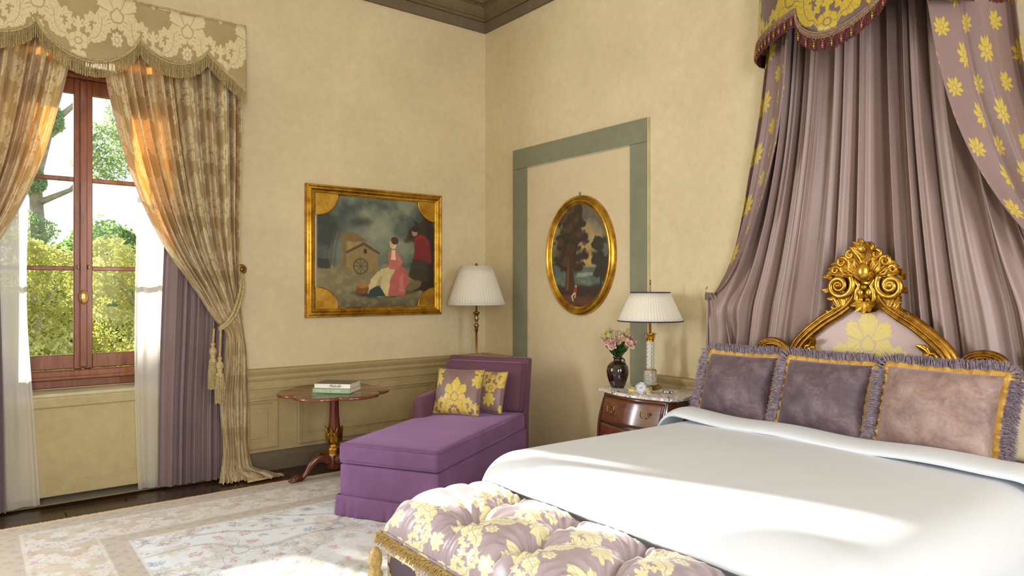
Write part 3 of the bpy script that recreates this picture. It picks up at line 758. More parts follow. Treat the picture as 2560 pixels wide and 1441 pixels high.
def twisted(b, pts, r, n=3, turns=14, m=150):
    P = np.array(pts, float); t = np.linspace(0, len(P)-1, m); Q = np.stack([smoothpts(t, [(i, p[k]) for i, p in enumerate(P)]) for k in range(3)], 1)
    T_ = np.gradient(Q, axis=0); T_ /= np.linalg.norm(T_, axis=1)[:, None]; up = np.array([0, 1.0, 0.1]); N = np.cross(T_, up); N /= np.linalg.norm(N, axis=1)[:, None]; B = np.cross(T_, N)
    for k in range(n):
        a = 2*pi*(k/n + np.linspace(0, turns, m)); b.tube(Q + r*.55*(np.cos(a)[:, None]*N + np.sin(a)[:, None]*B), r*.62, 5)
for dx, dz, dy in ((0, 0, 0), (.022, -.012, .0)):
    b = MB(); twisted(b, [(-2.468+dx*.3, -.145, 1.635), (-2.490+dx, -.215, 1.50), (-2.550+dx, -.262, 1.33+dz), (-2.61+dx*.6, -.262, 1.235+dz), (-2.655, -.245, 1.195+dz)], .011, turns=22); b.build('rope', MT['fringe_cream'], tb, world=True)
def tassel(x, y, ztop, s=1.0, parent=None, mat='fringe_cream', world=True, name='tassel', rope=True, drop=.10, simple=False):
    b = MB()
    if rope: twisted(b, [(x+.01, y+.01, ztop), (x+.004, y, ztop-drop*.5), (x, y, ztop-drop)], .008*s, turns=8, m=60)
    z = ztop-drop
    pr = [(0.001, 0), (.012, -.004), (.017, -.016), (.012, -.030), (.010, -.034), (.020, -.045), (.028, -.065), (.026, -.085), (.016, -.100), (.020, -.106), (.020, -.114), (.014, -.118), (.024, -.128), (.028, -.142), (.030, -.150), (.001, -.150)]
    if simple: pr = [(.001, -.02), (.014, -.026), (.026, -.050), (.030, -.085), (.026, -.110), (.022, -.118), (.024, -.128), (.032, -.140), (.034, -.150), (.001, -.150)]
    b.lathe([(r*s, z_*s) for r, z_ in pr], (x, y, z), 20, rfun=lambda A, Z: 1+.05*np.sin(A*14))
    o = b.build(name, MT[mat], parent, world=world)
    b = MB(); n = int(70)
    for i in range(n):
        a = 2*pi*i/n*5.17; r0 = .026*s*math.sqrt((i+.5)/n); r1 = r0*1.25+.002; L = (.205+rng.uniform(-.008, .008))*s
        b.tube([(x+r0*math.cos(a), y+r0*math.sin(a), z-.146*s), (x+r1*1.05*math.cos(a), y+r1*1.05*math.sin(a), z-.146*s-L*.5), (x+r1*math.cos(a), y+r1*math.sin(a), z-.146*s-L)], .0035*s, 4, cap=False)
    q = b.build('tassel_skirt', MT[mat], None, world=False); stuff(q); q.parent = o if parent else None
    return o, q
for (x, y, zt, dr) in ((-2.655, -.262, 1.20, .215), (-2.692, -.215, 1.19, .10)):
    tassel(x, y, zt, 1.0, tb, drop=dr)
# ================================================================== bed canopy on the right wall
CY_ = -3.86
can = thing('bed_canopy', 'half-round gold and mauve damask canopy valance above the bed', 'canopy', (0, CY_, 3.0))
def ell(phi, grow=0.0):       # phi 0 = left wall end, pi = right wall end
    return -(.50+grow)*np.sin(phi), CY_ + (.66+grow)*np.cos(phi)
# scallops along the half round: cusps at these angles
CUS = [0.0, 1.27, 1.99, pi]
def can_low(ph):
    z = np.zeros_like(ph)
    a, c = CUS[0], CUS[1]; m = ph <= c; t = (ph[m]-a)/(c-a); z[m] = 3.03 + .02*t**1.5 - .03*np.sin(pi*t)
    for (a, c, d) in ((CUS[1], CUS[2], .19),):
        m = (ph > a) & (ph <= c); t = (ph[m]-a)/(c-a); z[m] = 3.05 - d*np.sin(pi*t**.8)**.6
    m = ph > CUS[2]; t = (pi-ph[m])/(pi-CUS[2]); z[m] = 3.00 + .05*t**1.5 - .02*np.sin(pi*t)
    return z
PH, TT = np.meshgrid(np.linspace(0, pi, 260), np.linspace(0, 1, 14)); X, Y = ell(PH); low = can_low(PH.ravel()).reshape(PH.shape)
ZZ = 3.62+(low-3.62)*TT; flare = .02*TT; X2, Y2 = ell(PH, flare)
b = MB(); b.grid(X2, Y2, ZZ, PH*.62, ZZ); solid(b.build('valance', MT['gold_damask'], can, world=True), .008)
b = MB(); ph = np.linspace(0, pi, 220); b.tube([(*[float(q) for q in ell(p, .0)], 3.63) for p in ph], .025, 8); b.build('top_moulding', MT['gold'], can, world=True)
b = MB(); b.prism([tuple(float(q) for q in ell(p, -.01)) for p in np.linspace(0, pi, 40)], 3.60, 3.62); b.build('top_board', MT['mauve'], can, world=True, smooth=False)
ph = np.linspace(0, pi, 420); zl = can_low(ph); ex, ey = ell(ph, .030)
b = MB(); b.tube(list(zip(ex, ey, zl)), .006, 5); b.tube(list(zip(ex, ey, zl+.016)), .005, 5); b.tube(list(zip(ex, ey, zl-.014)), .004, 5)
for i in range(419): b.tube([(ex[i], ey[i], zl[i]-.012), (ex[i+1], ey[i+1], zl[i+1]+.016)], .0035, 3, cap=False)
b.build('gimp_braid', MT['braid'], can, world=True)
b = MB()
for p in np.linspace(0.0, pi, 620):
    z = float(can_low(np.array([p]))[0]); x, y = ell(p, .026); L = .075+rng.uniform(-.008, .006)
    b.tube([(x, y, z-.008), (x+rng.uniform(-.003, .003), y, z-.008-L)], [.0025, .003], 3, cap=False)
stuff(b.build('fringe', MT['fringe_maroon'], can, world=True))
k = 0
for p in np.linspace(0.03, pi-.03, 44):
    z = float(can_low(np.array([p]))[0]); x, y = [float(q) for q in ell(p, .040)]; k += 1
    b = MB(); x2, y2 = [float(q) for q in ell(p-.03, .036)]; x3, y3 = [float(q) for q in ell(p+.03, .036)]
    b.tube([(x2, y2, z), (x, y, z-.040)], .0016, 3); b.tube([(x3, y3, z), (x, y, z-.040)], .0016, 3)
    b.sphere((x, y, z-.046), .005, 8); b.sphere((x, y, z-.059), .0065, 8, (1, 1, 1.2)); b.sphere((x, y, z-.070), .0045, 8)
    b.build('bead_drop', MT['beadg' if k % 2 else 'beadp'], can, world=True)
# back cloth
HK = [(-2.800, 1.455), (-5.010, 1.455)]
CY_ = -3.905
bc = thing('canopy_back_curtain', 'pleated mauve satin curtain spreading on the wall behind the headboard', 'curtain', (0, CY_, 1.0))
S, Zt = np.meshgrid(np.linspace(-1, 1, 620), np.linspace(3.55, .62, 120))
hw = smoothpts(Zt, [(.6, 1.06), (1.2, 1.09), (1.44, 1.10), (1.52, 1.035), (1.65, .93), (1.85, .82), (2.2, .70), (2.6, .63), (3.0, .60), (3.6, .585)])
q = (S+1)/2
F = fold(q, 13, 3.1, .85); F2 = fold(q, 27, 1.0, .9)
dep = .030 + .045*sstep(-np.abs(S), -1, -.5)
widen = sstep(-Zt, -2.9, -1.3)
hl = smoothpts(Zt, [(.6, 1.12), (1.2, 1.02), (1.6, .90), (2.0, .79), (2.4, .70), (3.0, .62), (3.6, .585)]); wS = np.abs(S)**5
Y = CY_ - (hw*wS + hl*(1-wS))*S; X = -.112 - .068*F*(1-.2*widen) - .010*F2 - .02*widen*(1-S**2)
pinch = np.exp(-((Zt-1.45)/.16)**2)*sstep(np.abs(S), .80, 1.0); X = X*(1-pinch*.4)
swag = np.exp(-((Zt-1.36)/.10)**2)*sstep(np.abs(S), .72, .9)*(1-sstep(np.abs(S), .93, 1)); X -= .05*swag
Y += .012*np.cos(2*pi*q*15)
X = np.minimum(X, -.012)
b = MB(); b.grid(X, Y, Zt, S*1.4, Zt); b.build('back_cloth', MT['mauve'], bc, world=True)
def side_swag(label, sgn, name='canopy_side_drape'):
    """patterned side drape from the corona down to the wall hook"""
    root = thing(name, label, 'curtain', (0, HK[0][0] if sgn > 0 else HK[1][0], 1.45))
    S, T = np.meshgrid(np.linspace(0, 1, 150), np.linspace(0, 1, 90)); 
    ph = .04 + S*(.62 if sgn > 0 else .60)
    ex, ey = -(.50-.02)*np.sin(ph), (.66-.02)*np.cos(ph)
    ex = np.minimum(ex, -.03); F = fold(S, 2.6 if sgn > 0 else 2.2, .6, .7)
    y0 = ey; z0 = 3.05 + 0*S
    hy = 1.105; hz = 1.455
    # outer edge (S=0) and inner edge (S=1) follow measured curves in height
    Z = 3.5 + (hz-3.5)*T
    out = smoothpts(Z, [(1.44, hy), (1.60, .990), (1.77, .905), (2.0, .835), (2.25, .780), (2.5, .725), (2.9, .672), (3.5, .63)])
    inn = smoothpts(Z, [(1.44, hy-.005), (1.52, .985), (1.60, .895), (1.72, .790), (1.86, .695), (2.06, .590), (2.33, .490), (2.63, .420), (2.97, .375), (3.5, .34)])
    xo = -.05 - .05*np.sin(pi*np.clip((Z-1.45)/2.0, 0, 1)); xi = smoothpts(Z, [(1.44, -.07), (1.7, -.20), (2.1, -.28), (2.6, -.33), (3.0, -.36), (3.5, -.38)])
    Yd = out + (inn-out)*S; Xd = xo + (xi-xo)*S**.8
    amp = (.032 if sgn > 0 else .055)*(.35+.65*sstep(Z, 1.45, 2.0)); Xd -= amp*F; Yd += .012*np.cos(2*pi*S*2.6)
    b = MB(); b.grid(Xd, CY_+sgn*Yd, Z, S*.62+.05, Z*.5/.5); solid(b.build('drape_panel', MT['sprig'], root, world=True), .003)
    # lining tail hanging from the hook
    S, Zt = np.meshgrid(np.linspace(0, 1, 80), np.linspace(1.47, .64, 30)); tw = smoothpts(Zt, [(.6, .20), (1.2, .185), (1.38, .13), (1.47, .045)])
    b = MB(); b.grid(-.105-.028*fold(S, 2.5, .3, .8)*np.clip((1.5-Zt)*4, .2, 1), CY_+sgn*(hy+.02-tw*S), Zt, S*.3, Zt); b.build('tail', MT['mauve'], root, world=True)
    return root
side_swag('sprigged mauve canopy drape sweeping down to the left wall hook', 1)
side_swag('sprigged mauve canopy drape on the right, cut off by the frame', -1)
for sgn, (hy, hz), lb in ((1, HK[0], 'left'), (-1, HK[1], 'right')):
    h = thing('curtain_hook', f'small brass wall hook holding the canopy drape at the {lb}', 'hook', (0, hy, hz))
    b = MB(); b.tube([(0, hy, hz), (-.13, hy, hz), (-.15, hy, hz+.01), (-.152, hy, hz+.035), (-.14, hy, hz+.045)], .004, 6); b.sphere((-.137, hy, hz+.048), .007, 8); b.build('hook_arm', MT['brass'], h, world=True)
    b = MB(); b.box((-.12, hy, hz-.014), (.05, .035, .05), b=.006); b.build('ring_band', MT['mauve_win'], h, world=True)
# ================================================================== pictures
class Canvas:
    def __init__(s, w, h, nu, nv):
        s.u, s.v = np.meshgrid(np.linspace(0, 1, nu), np.linspace(0, 1, nv)); s.asp = w/h
        s.c = np.zeros(s.u.shape+(3,)); s.nz = {}
    def noise(s, f, seed=0, octv=4, sx=1., sy=1.):
        key = (f, seed, octv, sx, sy)
        if key in s.nz: return s.nz[key]
        r = np.random.RandomState(seed+11); out = 0; amp = 1; tot = 0
        for o in range(octv):
            g = r.rand(int(f*2**o*sy)+3, int(f*2**o*s.asp*sx)+3); x = s.u*(g.shape[1]-2.001); y = s.v*(g.shape[0]-2.001)
            i = x.astype(int); j = y.astype(int); fx = x-i; fy = y-j; fx = fx*fx*(3-2*fx); fy = fy*fy*(3-2*fy)
            out = out + amp*((g[j, i]*(1-fx)+g[j, i+1]*fx)*(1-fy)+(g[j+1, i]*(1-fx)+g[j+1, i+1]*fx)*fy); tot += amp; amp *= .55
        s.nz[key] = out/tot; return s.nz[key]
    def mix(s, m, col):
        m = np.clip(m, 0, 1)[..., None]; s.c = s.c*(1-m) + np.asarray(col, float)*m
    def ell(s, x, y, a, b, rot=0, soft=.01, wob=0, seed=1):
        dx = (s.u-x)*s.asp; dy = s.v-y; cr, sr = math.cos(rot), math.sin(rot); px = dx*cr+dy*sr; py = -dx*sr+dy*cr
        d = 1-np.sqrt((px/a)**2+(py/b)**2)+wob*(s.noise(9, seed)-.5)*2
        return np.clip(d*min(a, b)/soft+.5, 0, 1)
    def poly(s, pts, soft=.006, wob=0, seed=1):
        x = s.u + wob*(s.noise(12, seed)-.5); y = s.v + wob*(s.noise(12, seed+5)-.5); inside = np.zeros(s.u.shape, bool); d = np.full(s.u.shape, 9.)
        n = len(pts)
        for i in range(n):
            (x1, y1), (x2, y2) = pts[i], pts[(i+1) % n]
            c = ((y1 > y) != (y2 > y)) & (x < (x2-x1)*(y-y1)/((y2-y1) or 1e-9)+x1); inside ^= c
            ax, ay = (x-x1)*s.asp, y-y1; bx, by = (x2-x1)*s.asp, y2-y1; t = np.clip((ax*bx+ay*by)/(bx*bx+by*by+1e-12), 0, 1)
            d = np.minimum(d, np.hypot(ax-bx*t, ay-by*t))
        return np.clip(np.where(inside, d, -d)/soft+.5, 0, 1)
    def line(s, pts, w, soft=.003):
        d = np.full(s.u.shape, 9.)
        for (x1, y1), (x2, y2) in zip(pts[:-1], pts[1:]):
            ax, ay = (s.u-x1)*s.asp, s.v-y1; bx, by = (x2-x1)*s.asp, y2-y1; t = np.clip((ax*bx+ay*by)/(bx*bx+by*by+1e-12), 0, 1); d = np.minimum(d, np.hypot(ax-bx*t, ay-by*t))
        return np.clip((w-d)/soft+.5, 0, 1)
def paint_panel(name, cv, fn, parent, mask=None):
    """colour grid on a real flat panel; fn maps (u,v) to x,y,z"""
    X, Y, Z = fn(cv.u, cv.v); b = MB(); b.grid(X, Y, Z, cv.u, cv.v)
    if mask is not None:
        nv, nu = cv.u.shape; keep = mask.ravel(); b.f = [f for f in b.f if all(keep[i] for i in f)]
    o = b.build(name, MT['paint'], parent, world=True); me = o.data
    ca = me.color_attributes.new('Paint', 'FLOAT_COLOR', 'POINT'); col = lin(np.clip(cv.c, 0, 255)).reshape(-1, 3)
    ca.data.foreach_set('color', np.concatenate([col, np.ones((len(col), 1))], 1).ravel()); return o
# --- rectangular painting: a generic pastoral scene under a stormy sky
x0, x1, z0, z1 = -1.897, -0.543, 1.246, 2.392
pic = thing('framed_painting', 'rectangular pastoral oil painting in a gilded frame with gold quarter-round corners', 'painting', ((x0+x1)/2, 0, (z0+z1)/2))
ix0, ix1, iz0, iz1 = x0+.105, x1-.075, z0+.075, z1-.075
cv = Canvas(ix1-ix0, iz1-iz0, 300, 250); n1, n2, n3 = cv.noise(3, 1, 5), cv.noise(6, 2, 4), cv.noise(20, 3, 3)
cv.mix(np.ones_like(cv.u), (92, 98, 84)); cv.mix(sstep(n1, .40, .62)*.8, (134, 140, 116)); cv.mix(sstep(n1, .56, .36)*.7, (58, 72, 70))
cv.mix(cv.ell(.45, .60, .30, .22, 0, .2, .3)*.65, (146, 150, 124)); cv.mix(cv.ell(.36, .77, .10, .035, .15, .04, .6)*.8, (66, 62, 52)); cv.mix(sstep(cv.u, .30, 0)*.6, (40, 48, 46)); cv.mix(sstep(cv.u, .75, 1)*sstep(cv.v, .5, 1)*.6, (52, 50, 44))
cv.mix(sstep(cv.v+.05*(n2-.5), .40, .33), (124, 112, 78)); cv.mix(sstep(cv.v, .36, .1)*sstep(n1, .35, .6)*.6, (150, 138, 98)); cv.mix(sstep(cv.v, .16, .0)*.8, (78, 70, 50)); cv.mix(sstep(n3, .5, .7)*.25*(cv.v < .4), (170, 156, 112))
for t in (.07, .10, .13): cv.mix(cv.line([(t, .34), (t+.01, .5), (t+.05, .72)], .003)*.7, (58, 56, 44))
cv.mix(cv.ell(.06, .70, .09, .13, .3, .06, .9, 4)*.7, (44, 50, 44))
# round mill tower and gabled barn
cv.mix(cv.poly([(.19, .36), (.19, .62), (.37, .62), (.37, .36)]), (150, 128, 80)); cv.mix(cv.poly([(.19, .36), (.19, .62), (.23, .62), (.23, .36)], .03)*.6, (98, 82, 52)); cv.mix(cv.poly([(.165, .615), (.22, .67), (.30, .675), (.405, .60), (.28, .59)]), (124, 98, 58))
cv.mix(cv.poly([(.25, .33), (.25, .52), (.37, .585), (.49, .50), (.49, .33)]), (142, 118, 74)); cv.mix(cv.poly([(.22, .50), (.37, .595), (.51, .50), (.50, .485), (.37, .565), (.23, .485)]), (88, 66, 42)); cv.mix(cv.poly([(.37, .49), (.37, .53), (.395, .53), (.395, .49)]), (54, 40, 28))
cv.mix(cv.ell(.345, .375, .075, .075, 0, .004)*.9, (88, 76, 52)); cv.mix(cv.ell(.345, .375, .060, .060, 0, .004), (132, 116, 80)); 
for a in range(4): cv.mix(cv.line([(.345-.048*math.cos(a*.785), .375-.06*math.sin(a*.785)), (.345+.048*math.cos(a*.785), .375+.06*math.sin(a*.785))], .004)*.7, (78, 64, 42))
cv.mix(cv.poly([(0, .36), (0, .44), (.09, .44), (.10, .35)], .01, .03), (56, 50, 38))
# dark rock and old tree on the right, a red-cloaked shepherd resting against it
cv.mix(cv.ell(.98, .50, .20, .30, .1, .05, .6, 7), (48, 38, 30)); cv.mix(cv.poly([(.80, .16), (.84, .60), (.80, .82), (.90, .76), (.96, .92), (1, .7), (1, .12)], .02, .05), (42, 32, 26))
cv.mix(cv.ell(.84, .70, .11, .09, .4, .03, .8, 9), (52, 44, 32)); cv.mix(cv.ell(.88, .60, .09, .08, -.5, .01, .2), (132, 40, 38)); cv.mix(cv.poly([(.80, .44), (.82, .63), (.90, .66), (.96, .56), (.97, .42), (.88, .40)], .012, .02), (118, 34, 36))
cv.mix(cv.ell(.815, .705, .030, .036, 0, .006), (176, 124, 96)); cv.mix(cv.ell(.822, .735, .040, .026, .1, .006), (44, 30, 24)); cv.mix(cv.poly([(.76, .28), (.80, .46), (.94, .44), (.95, .24), (.86, .22)], .014, .03), (58, 48, 34))
# seated country girl in cream and rose, basket beside her
cv.mix(cv.ell(.55, .14, .30, .045, .03, .02, .2)*.8, (42, 34, 26))
cv.mix(cv.poly([(.40, .13), (.43, .26), (.52, .36), (.62, .38), (.68, .22), (.66, .11), (.50, .09)], .012, .03), (202, 184, 132)); cv.mix(cv.poly([(.58, .10), (.60, .27), (.66, .40), (.74, .36), (.76, .20), (.72, .11)], .012, .03), (178, 92, 84)); cv.mix(cv.poly([(.45, .14), (.5, .28), (.53, .3), (.50, .13)], .012)*.5, (150, 132, 90)); cv.mix(cv.poly([(.67, .14), (.68, .28), (.71, .33), (.72, .15)], .012)*.6, (206, 132, 120))
cv.mix(cv.poly([(.585, .36), (.575, .50), (.61, .535), (.665, .51), (.675, .37)], .008), (184, 102, 92)); cv.mix(cv.poly([(.60, .44), (.61, .53), (.64, .53), (.645, .44)], .006), (226, 196, 156))
cv.mix(cv.line([(.66, .49), (.69, .42), (.65, .37), (.60, .37)], .017, .006), (190, 110, 98)); cv.mix(cv.ell(.622, .585, .034, .045, .1, .005), (224, 184, 146)); cv.mix(cv.ell(.636, .618, .040, .034, -.2, .006), (74, 46, 30))
for dx in (-.012, .008): cv.mix(cv.ell(.618+dx, .588, .005, .003, 0, .002), (60, 40, 30))
cv.mix(cv.ell(.612, .566, .006, .003, 0, .002), (170, 80, 70)); cv.mix(cv.ell(.80, .20, .09, .04, .4, .01, .3), (110, 94, 64)); cv.mix(cv.ell(.36, .17, .06, .045, 0, .006), (120, 74, 34)); cv.mix(cv.ell(.36, .20, .055, .022, 0, .006), (166, 112, 52))
cv.mix(cv.poly([(.40, .10), (.42, .16), (.50, .20), (.56, .10)], .01, .02), (34, 62, 52))
cv.c *= (.92+.16*n3)[..., None]
paint_panel('canvas', cv, lambda u, v: (ix0+(ix1-ix0)*u, np.full_like(u, -.022), iz0+(iz1-iz0)*v), pic)
fr = [(0, 0), (0, .030), (.006, .042), (.016, .046), (.024, .040), (.028, .046), (.040, .050), (.048, .044), (.052, .034), (.060, .030), (.068, .030), (.074, .026), (.074, .018)]
b = MB(); b.sweep([(x0, -.004, z0), (x1, -.004, z0), (x1, -.004, z1), (x0, -.004, z1)], fr, closed=True, nrm=(0, -1, 0)); b.build('frame', MT['goldframe'], pic, world=True, auto=32)
b = MB(); fr2 = [(.070, .018), (.072, .026), (.082, .024), (.084, .020)]
b.sweep([(x0, -.004, z0), (x1, -.004, z0), (x1, -.004, z1), (x0, -.004, z1)], fr2, closed=True, nrm=(0, -1, 0)); b.build('inner_slip', MT['golddark'], pic, world=True, auto=32)
for cx, sxn in ((ix0, 1), (ix1, -1)):
    for cz, szn in ((iz0, 1), (iz1, -1)):
        R = .185; pts = [(cx-.02*sxn, cz-.02*szn)] + [(cx-.0*sxn+sxn*R*math.cos(t), cz+szn*R*math.sin(t)) for t in np.linspace(-.1, pi/2+.1, 22)]
        if sxn*szn < 0: pts = pts[::-1]
        b = MB(); b.prism(pts, -.024, -.030, 'xz'); o = b.build('corner_spandrel', MT['goldleaf'], pic, world=True, smooth=False)
        b = MB(); b.tube([(cx+sxn*R*math.cos(t), -.031, cz+szn*R*math.sin(t)) for t in np.linspace(0, pi/2, 20)], .0045, 6); b.build('spandrel_rim', MT['goldframe'], o)
# --- oval painting
oy, oz, oa, ob = -1.405, 1.780, .425, .515
ov = thing('oval_painting', 'oval landscape painting of tall trees in a gilded oval frame', 'painting', (0, oy, oz))
cv = Canvas(2*oa, 2*ob, 190, 260); n1, n2, n3 = cv.noise(3, 21, 5), cv.noise(7, 22, 4), cv.noise(22, 23, 3)
U = 1-cv.u   # on this wall +y runs to the viewer's left
cv.mix(np.ones_like(cv.u), (96, 92, 74)); cv.mix(sstep(n1, .42, .62)*.7, (150, 134, 96)); cv.mix(sstep(cv.v, .75, 1)*.6, (62, 64, 56)); cv.mix(cv.ell(.66, .64, .16, .14, .6, .10, .5)*.8, (176, 150, 98)); cv.mix(cv.ell(.62, .46, .20, .07, 0, .05, .4)*.85, (188, 150, 84))
cv.mix(sstep(cv.v+.03*(n2-.5), .40, .37)*sstep(cv.u, 0, .01), (86, 98, 84)); cv.mix(sstep(cv.v, .40, .20)*sstep(n2, .5, .6)*.7, (120, 134, 120)); cv.mix(cv.ell(.10, .36, .14, .06, .2, .02, .5, 3)*.8, (76, 92, 92)); cv.mix(cv.poly([(.45, .29), (.75, .31), (.72, .34), (.48, .33)], .01, .03)*.7, (156, 164, 140))
cv.mix(sstep(cv.v+.05*(n2-.5), .24, .19), (52, 34, 24)); cv.mix(cv.ell(.45, .07, .25, .05, 0, .03, .3)*.7, (110, 62, 36))
for (x, y, a, c) in ((.27, .83, .10, .09), (.40, .90, .11, .07), (.33, .72, .13, .10), (.48, .80, .08, .07), (.22, .60, .10, .09), (.42, .66, .12, .09), (.57, .68, .09, .05), (.18, .50, .09, .06), (.40, .54, .12, .09), (.55, .50, .08, .05), (.32, .44, .14, .08), (.50, .40, .09, .07)):
    cv.mix(cv.ell(x, y, a, c, .2, .02, 1.1, int(x*100)), (48, 36, 22)); cv.mix(cv.ell(x-.03, y+.03, a*.5, c*.5, .2, .03, 1.4, int(y*100))*.6, (92, 64, 30))
cv.mix(cv.poly([(.26, .15), (.29, .48), (.34, .62), (.40, .60), (.40, .40), (.44, .14)], .012, .03), (66, 40, 24)); cv.mix(cv.poly([(.28, .16), (.30, .44), (.33, .5), (.33, .16)], .012, .03)*.6, (120, 76, 40))
for (x, y, a, c) in ((.86, .60, .08, .10), (.80, .48, .08, .06), (.90, .44, .09, .10), (.84, .36, .06, .05), (.92, .30, .08, .10)): cv.mix(cv.ell(x, y, a, c, .2, .02, 1.1, int(x*90)), (42, 42, 28))
cv.mix(cv.line([(.86, .2), (.88, .5)], .012), (44, 32, 22))
cv.mix(cv.poly([(.40, .145), (.42, .19), (.47, .19), (.46, .13)], .006), (150, 42, 36)); cv.mix(cv.ell(.45, .205, .013, .015, 0, .004), (190, 140, 104)); cv.mix(cv.line([(.42, .14), (.38, .11), (.40, .07)], .008), (206, 190, 150)); cv.mix(cv.line([(.44, .14), (.43, .10)], .008), (200, 184, 146))
cv.c *= (.9+.2*n3)[..., None]
mask = ((cv.u-.5)/.5)**2 + ((cv.v-.5)/.5)**2 < 1.01
pa, pb = oa-.075, ob-.075
paint_panel('canvas', cv, lambda u, v: (np.full_like(u, -.026), oy-(u-.5)*2*(pa+.012), oz+(v-.5)*2*(pb+.012)), ov, mask)
t = np.linspace(0, 2*pi, 96, endpoint=False)
pr = [(0, 0), (.0, .022), (.008, .036), (.020, .046), (.030, .044), (.036, .036), (.044, .036), (.052, .040), (.060, .034), (.068, .026), (.076, .024), (.076, .016)]
Pg, Tg = np.meshgrid(np.arange(len(pr)), t, indexing='ij'); IN = np.array([p[0] for p in pr])[Pg]; UP = np.array([p[1] for p in pr])[Pg]
b = MB(); b.grid(-.004-UP, oy+(oa-IN)*np.cos(Tg), oz+(ob-IN)*np.sin(Tg), Tg, IN, cu=True); b.build('frame', MT['goldframe'], ov, world=True, auto=40)
b = MB(); b.tube([(-.015, oy+.0, oz+ob-.01), (-.015, oy, oz+ob+.012)], .004, 6); b.tube([(-.015, oy+.009*math.cos(a), oz+ob+.018+.009*math.sin(a)) for a in np.linspace(0, 2*pi, 12, endpoint=False)], .0025, 5, closed=True); b.build('hanging_ring', MT['antique'], ov, world=True)
# ================================================================== lamps
def pleated_shade(name, parent, c, r0, r1, h, n, mat='shade'):
    b = MB(); b.lathe([(r0, 0), ((r0*.75+r1*.25), h*.25), ((r0+r1)/2, h*.5), (r0*.25+r1*.75, h*.75), (r1, h)], c, n*4, rfun=lambda A, Z: 1+.012*np.sign(np.sin(A*n))*np.abs(np.sin(A*n))**.7)
    return solid(b.build(name, MT[mat], parent, world=True), .002)
lx, ly = -.37, -.37
fl = thing('floor_lamp', 'brass floor lamp with a white pleated shade in the room corner', 'lamp', (lx, ly, 0))
sh = pleated_shade('lamp_shade', fl, (lx, ly, 1.345), .272, .150, .355, 58)
for r, z in ((.273, 1.345), (.151, 1.70)): b = MB(); b.tube([(lx+r*math.cos(a), ly+r*math.sin(a), z) for a in np.linspace(0, 2*pi, 60, endpoint=False)], .004, 5, closed=True); b.build('shade_rim', MT['shade'], sh)
b = MB(); b.lathe([(.001, 0), (.15, 0), (.15, .012), (.13, .02), (.06, .035), (.02, .06), (.012, .09), (.001, .09)], (lx, ly, .012), 32); b.build('base', MT['brass'], fl, world=True)
b = MB(); b.tube([(lx, ly, .09), (lx, ly, 1.12)], .011, 12); b.build('pole', MT['brass'], fl, world=True)
b = MB(); b.lathe([(.012, 1.09), (.018, 1.10), (.014, 1.12), (.022, 1.135), (.024, 1.15), (.014, 1.165), (.012, 1.18), (.020, 1.20), (.024, 1.212), (.016, 1.225), (.022, 1.245), (.030, 1.262), (.034, 1.27), (.024, 1.275), (.010, 1.278), (.0085, 1.36), (.0085, 1.40)], (lx, ly, 0), 24); b.build('candle_cup', MT['antique'], fl, world=True)
b = MB(); b.tube([(lx, ly, 1.39), (lx, ly, 1.70)], .005, 8)
for a in range(3): b.tube([(lx, ly, 1.695), (lx+.15*math.cos(a*2.09), ly+.15*math.sin(a*2.09), 1.695)], .002, 5)
b.build('harp', MT['brass'], fl, world=True)
b = MB(); b.lathe([(.001, 1.735), (.008, 1.732), (.013, 1.722), (.014, 1.712), (.008, 1.702), (.006, 1.698), (.010, 1.694), (.001, 1.69)], (lx, ly, 0), 14); b.build('finial', MT['antique'], fl, world=True)
# ================================================================== tripod table
tx, ty = -1.868, -.545; TZ = .690
tb_ = thing('tripod_table', 'small mahogany pedestal table with a lobed top and tripod feet', 'table', (tx, ty, 0))
b = MB(); nA = 160; t = np.linspace(0, 2*pi, nA, endpoint=False) ; 
R = .335 + .098*np.abs(np.cos((t-.35)*4/1.0*.5*1.0))**.55 * 1.0
R = .36 + .075*np.abs(np.sin((t-.2)*3.0))**.6
prf = [(.0, .0), (.97, 0), (.995, .004), (1.0, .010), (.998, .018), (.985, .024), (.96, .027), (.94, .0245), (.0, .0245)]
Pi, Ti = np.meshgrid(np.arange(len(prf)), t, indexing='ij'); K = np.array([p[0] for p in prf])[Pi]; H = np.array([p[1] for p in prf])[Pi]
Rg = R[None, :]*np.maximum(K, .001); b.grid(tx+Rg*np.cos(Ti), ty+Rg*np.sin(Ti), TZ-.027+H, cu=True); b.build('tabletop', MT['tabletop'], tb_, world=True, auto=40)
b = MB(); b.lathe([(.001, .663), (.085, .663), (.080, .650), (.055, .640), (.040, .632), (.040, .615), (.036, .60), (.038, .50), (.046, .42), (.052, .385), (.040, .375)], (tx, ty, 0), 10, rfun=lambda A, Z: 1.0); b.build('column', MT['mahogany'], tb_, world=True, auto=30)
b = MB()
b.lathe([(.034, .385), (.046, .375), (.058, .350), (.062, .330), (.056, .300), (.040, .280), (.030, .268), (.030, .255), (.044, .245), (.050, .225), (.046, .20), (.050, .185)], (tx, ty, 0), 48, rfun=lambda A, Z: 1+.05*np.abs(np.sin(A*5)))
for k in range(8):
    a = k*pi/4; r = .060; S, T = np.meshgrid(np.linspace(-1, 1, 7), np.linspace(0, 1, 8))
    W = .020*np.sin(pi*np.clip(T*.9+.08, 0, 1))**.7*(1+.25*np.sin(T*18)); rad = r + .010*T**2 + .006*(1-S**2); zz = .290+.115*T
    ang = a + S*W/r; b.grid(tx+rad*np.cos(ang), ty+rad*np.sin(ang), zz)
b.build('gilt_leaf_cup', MT['golddark'], tb_, world=True)
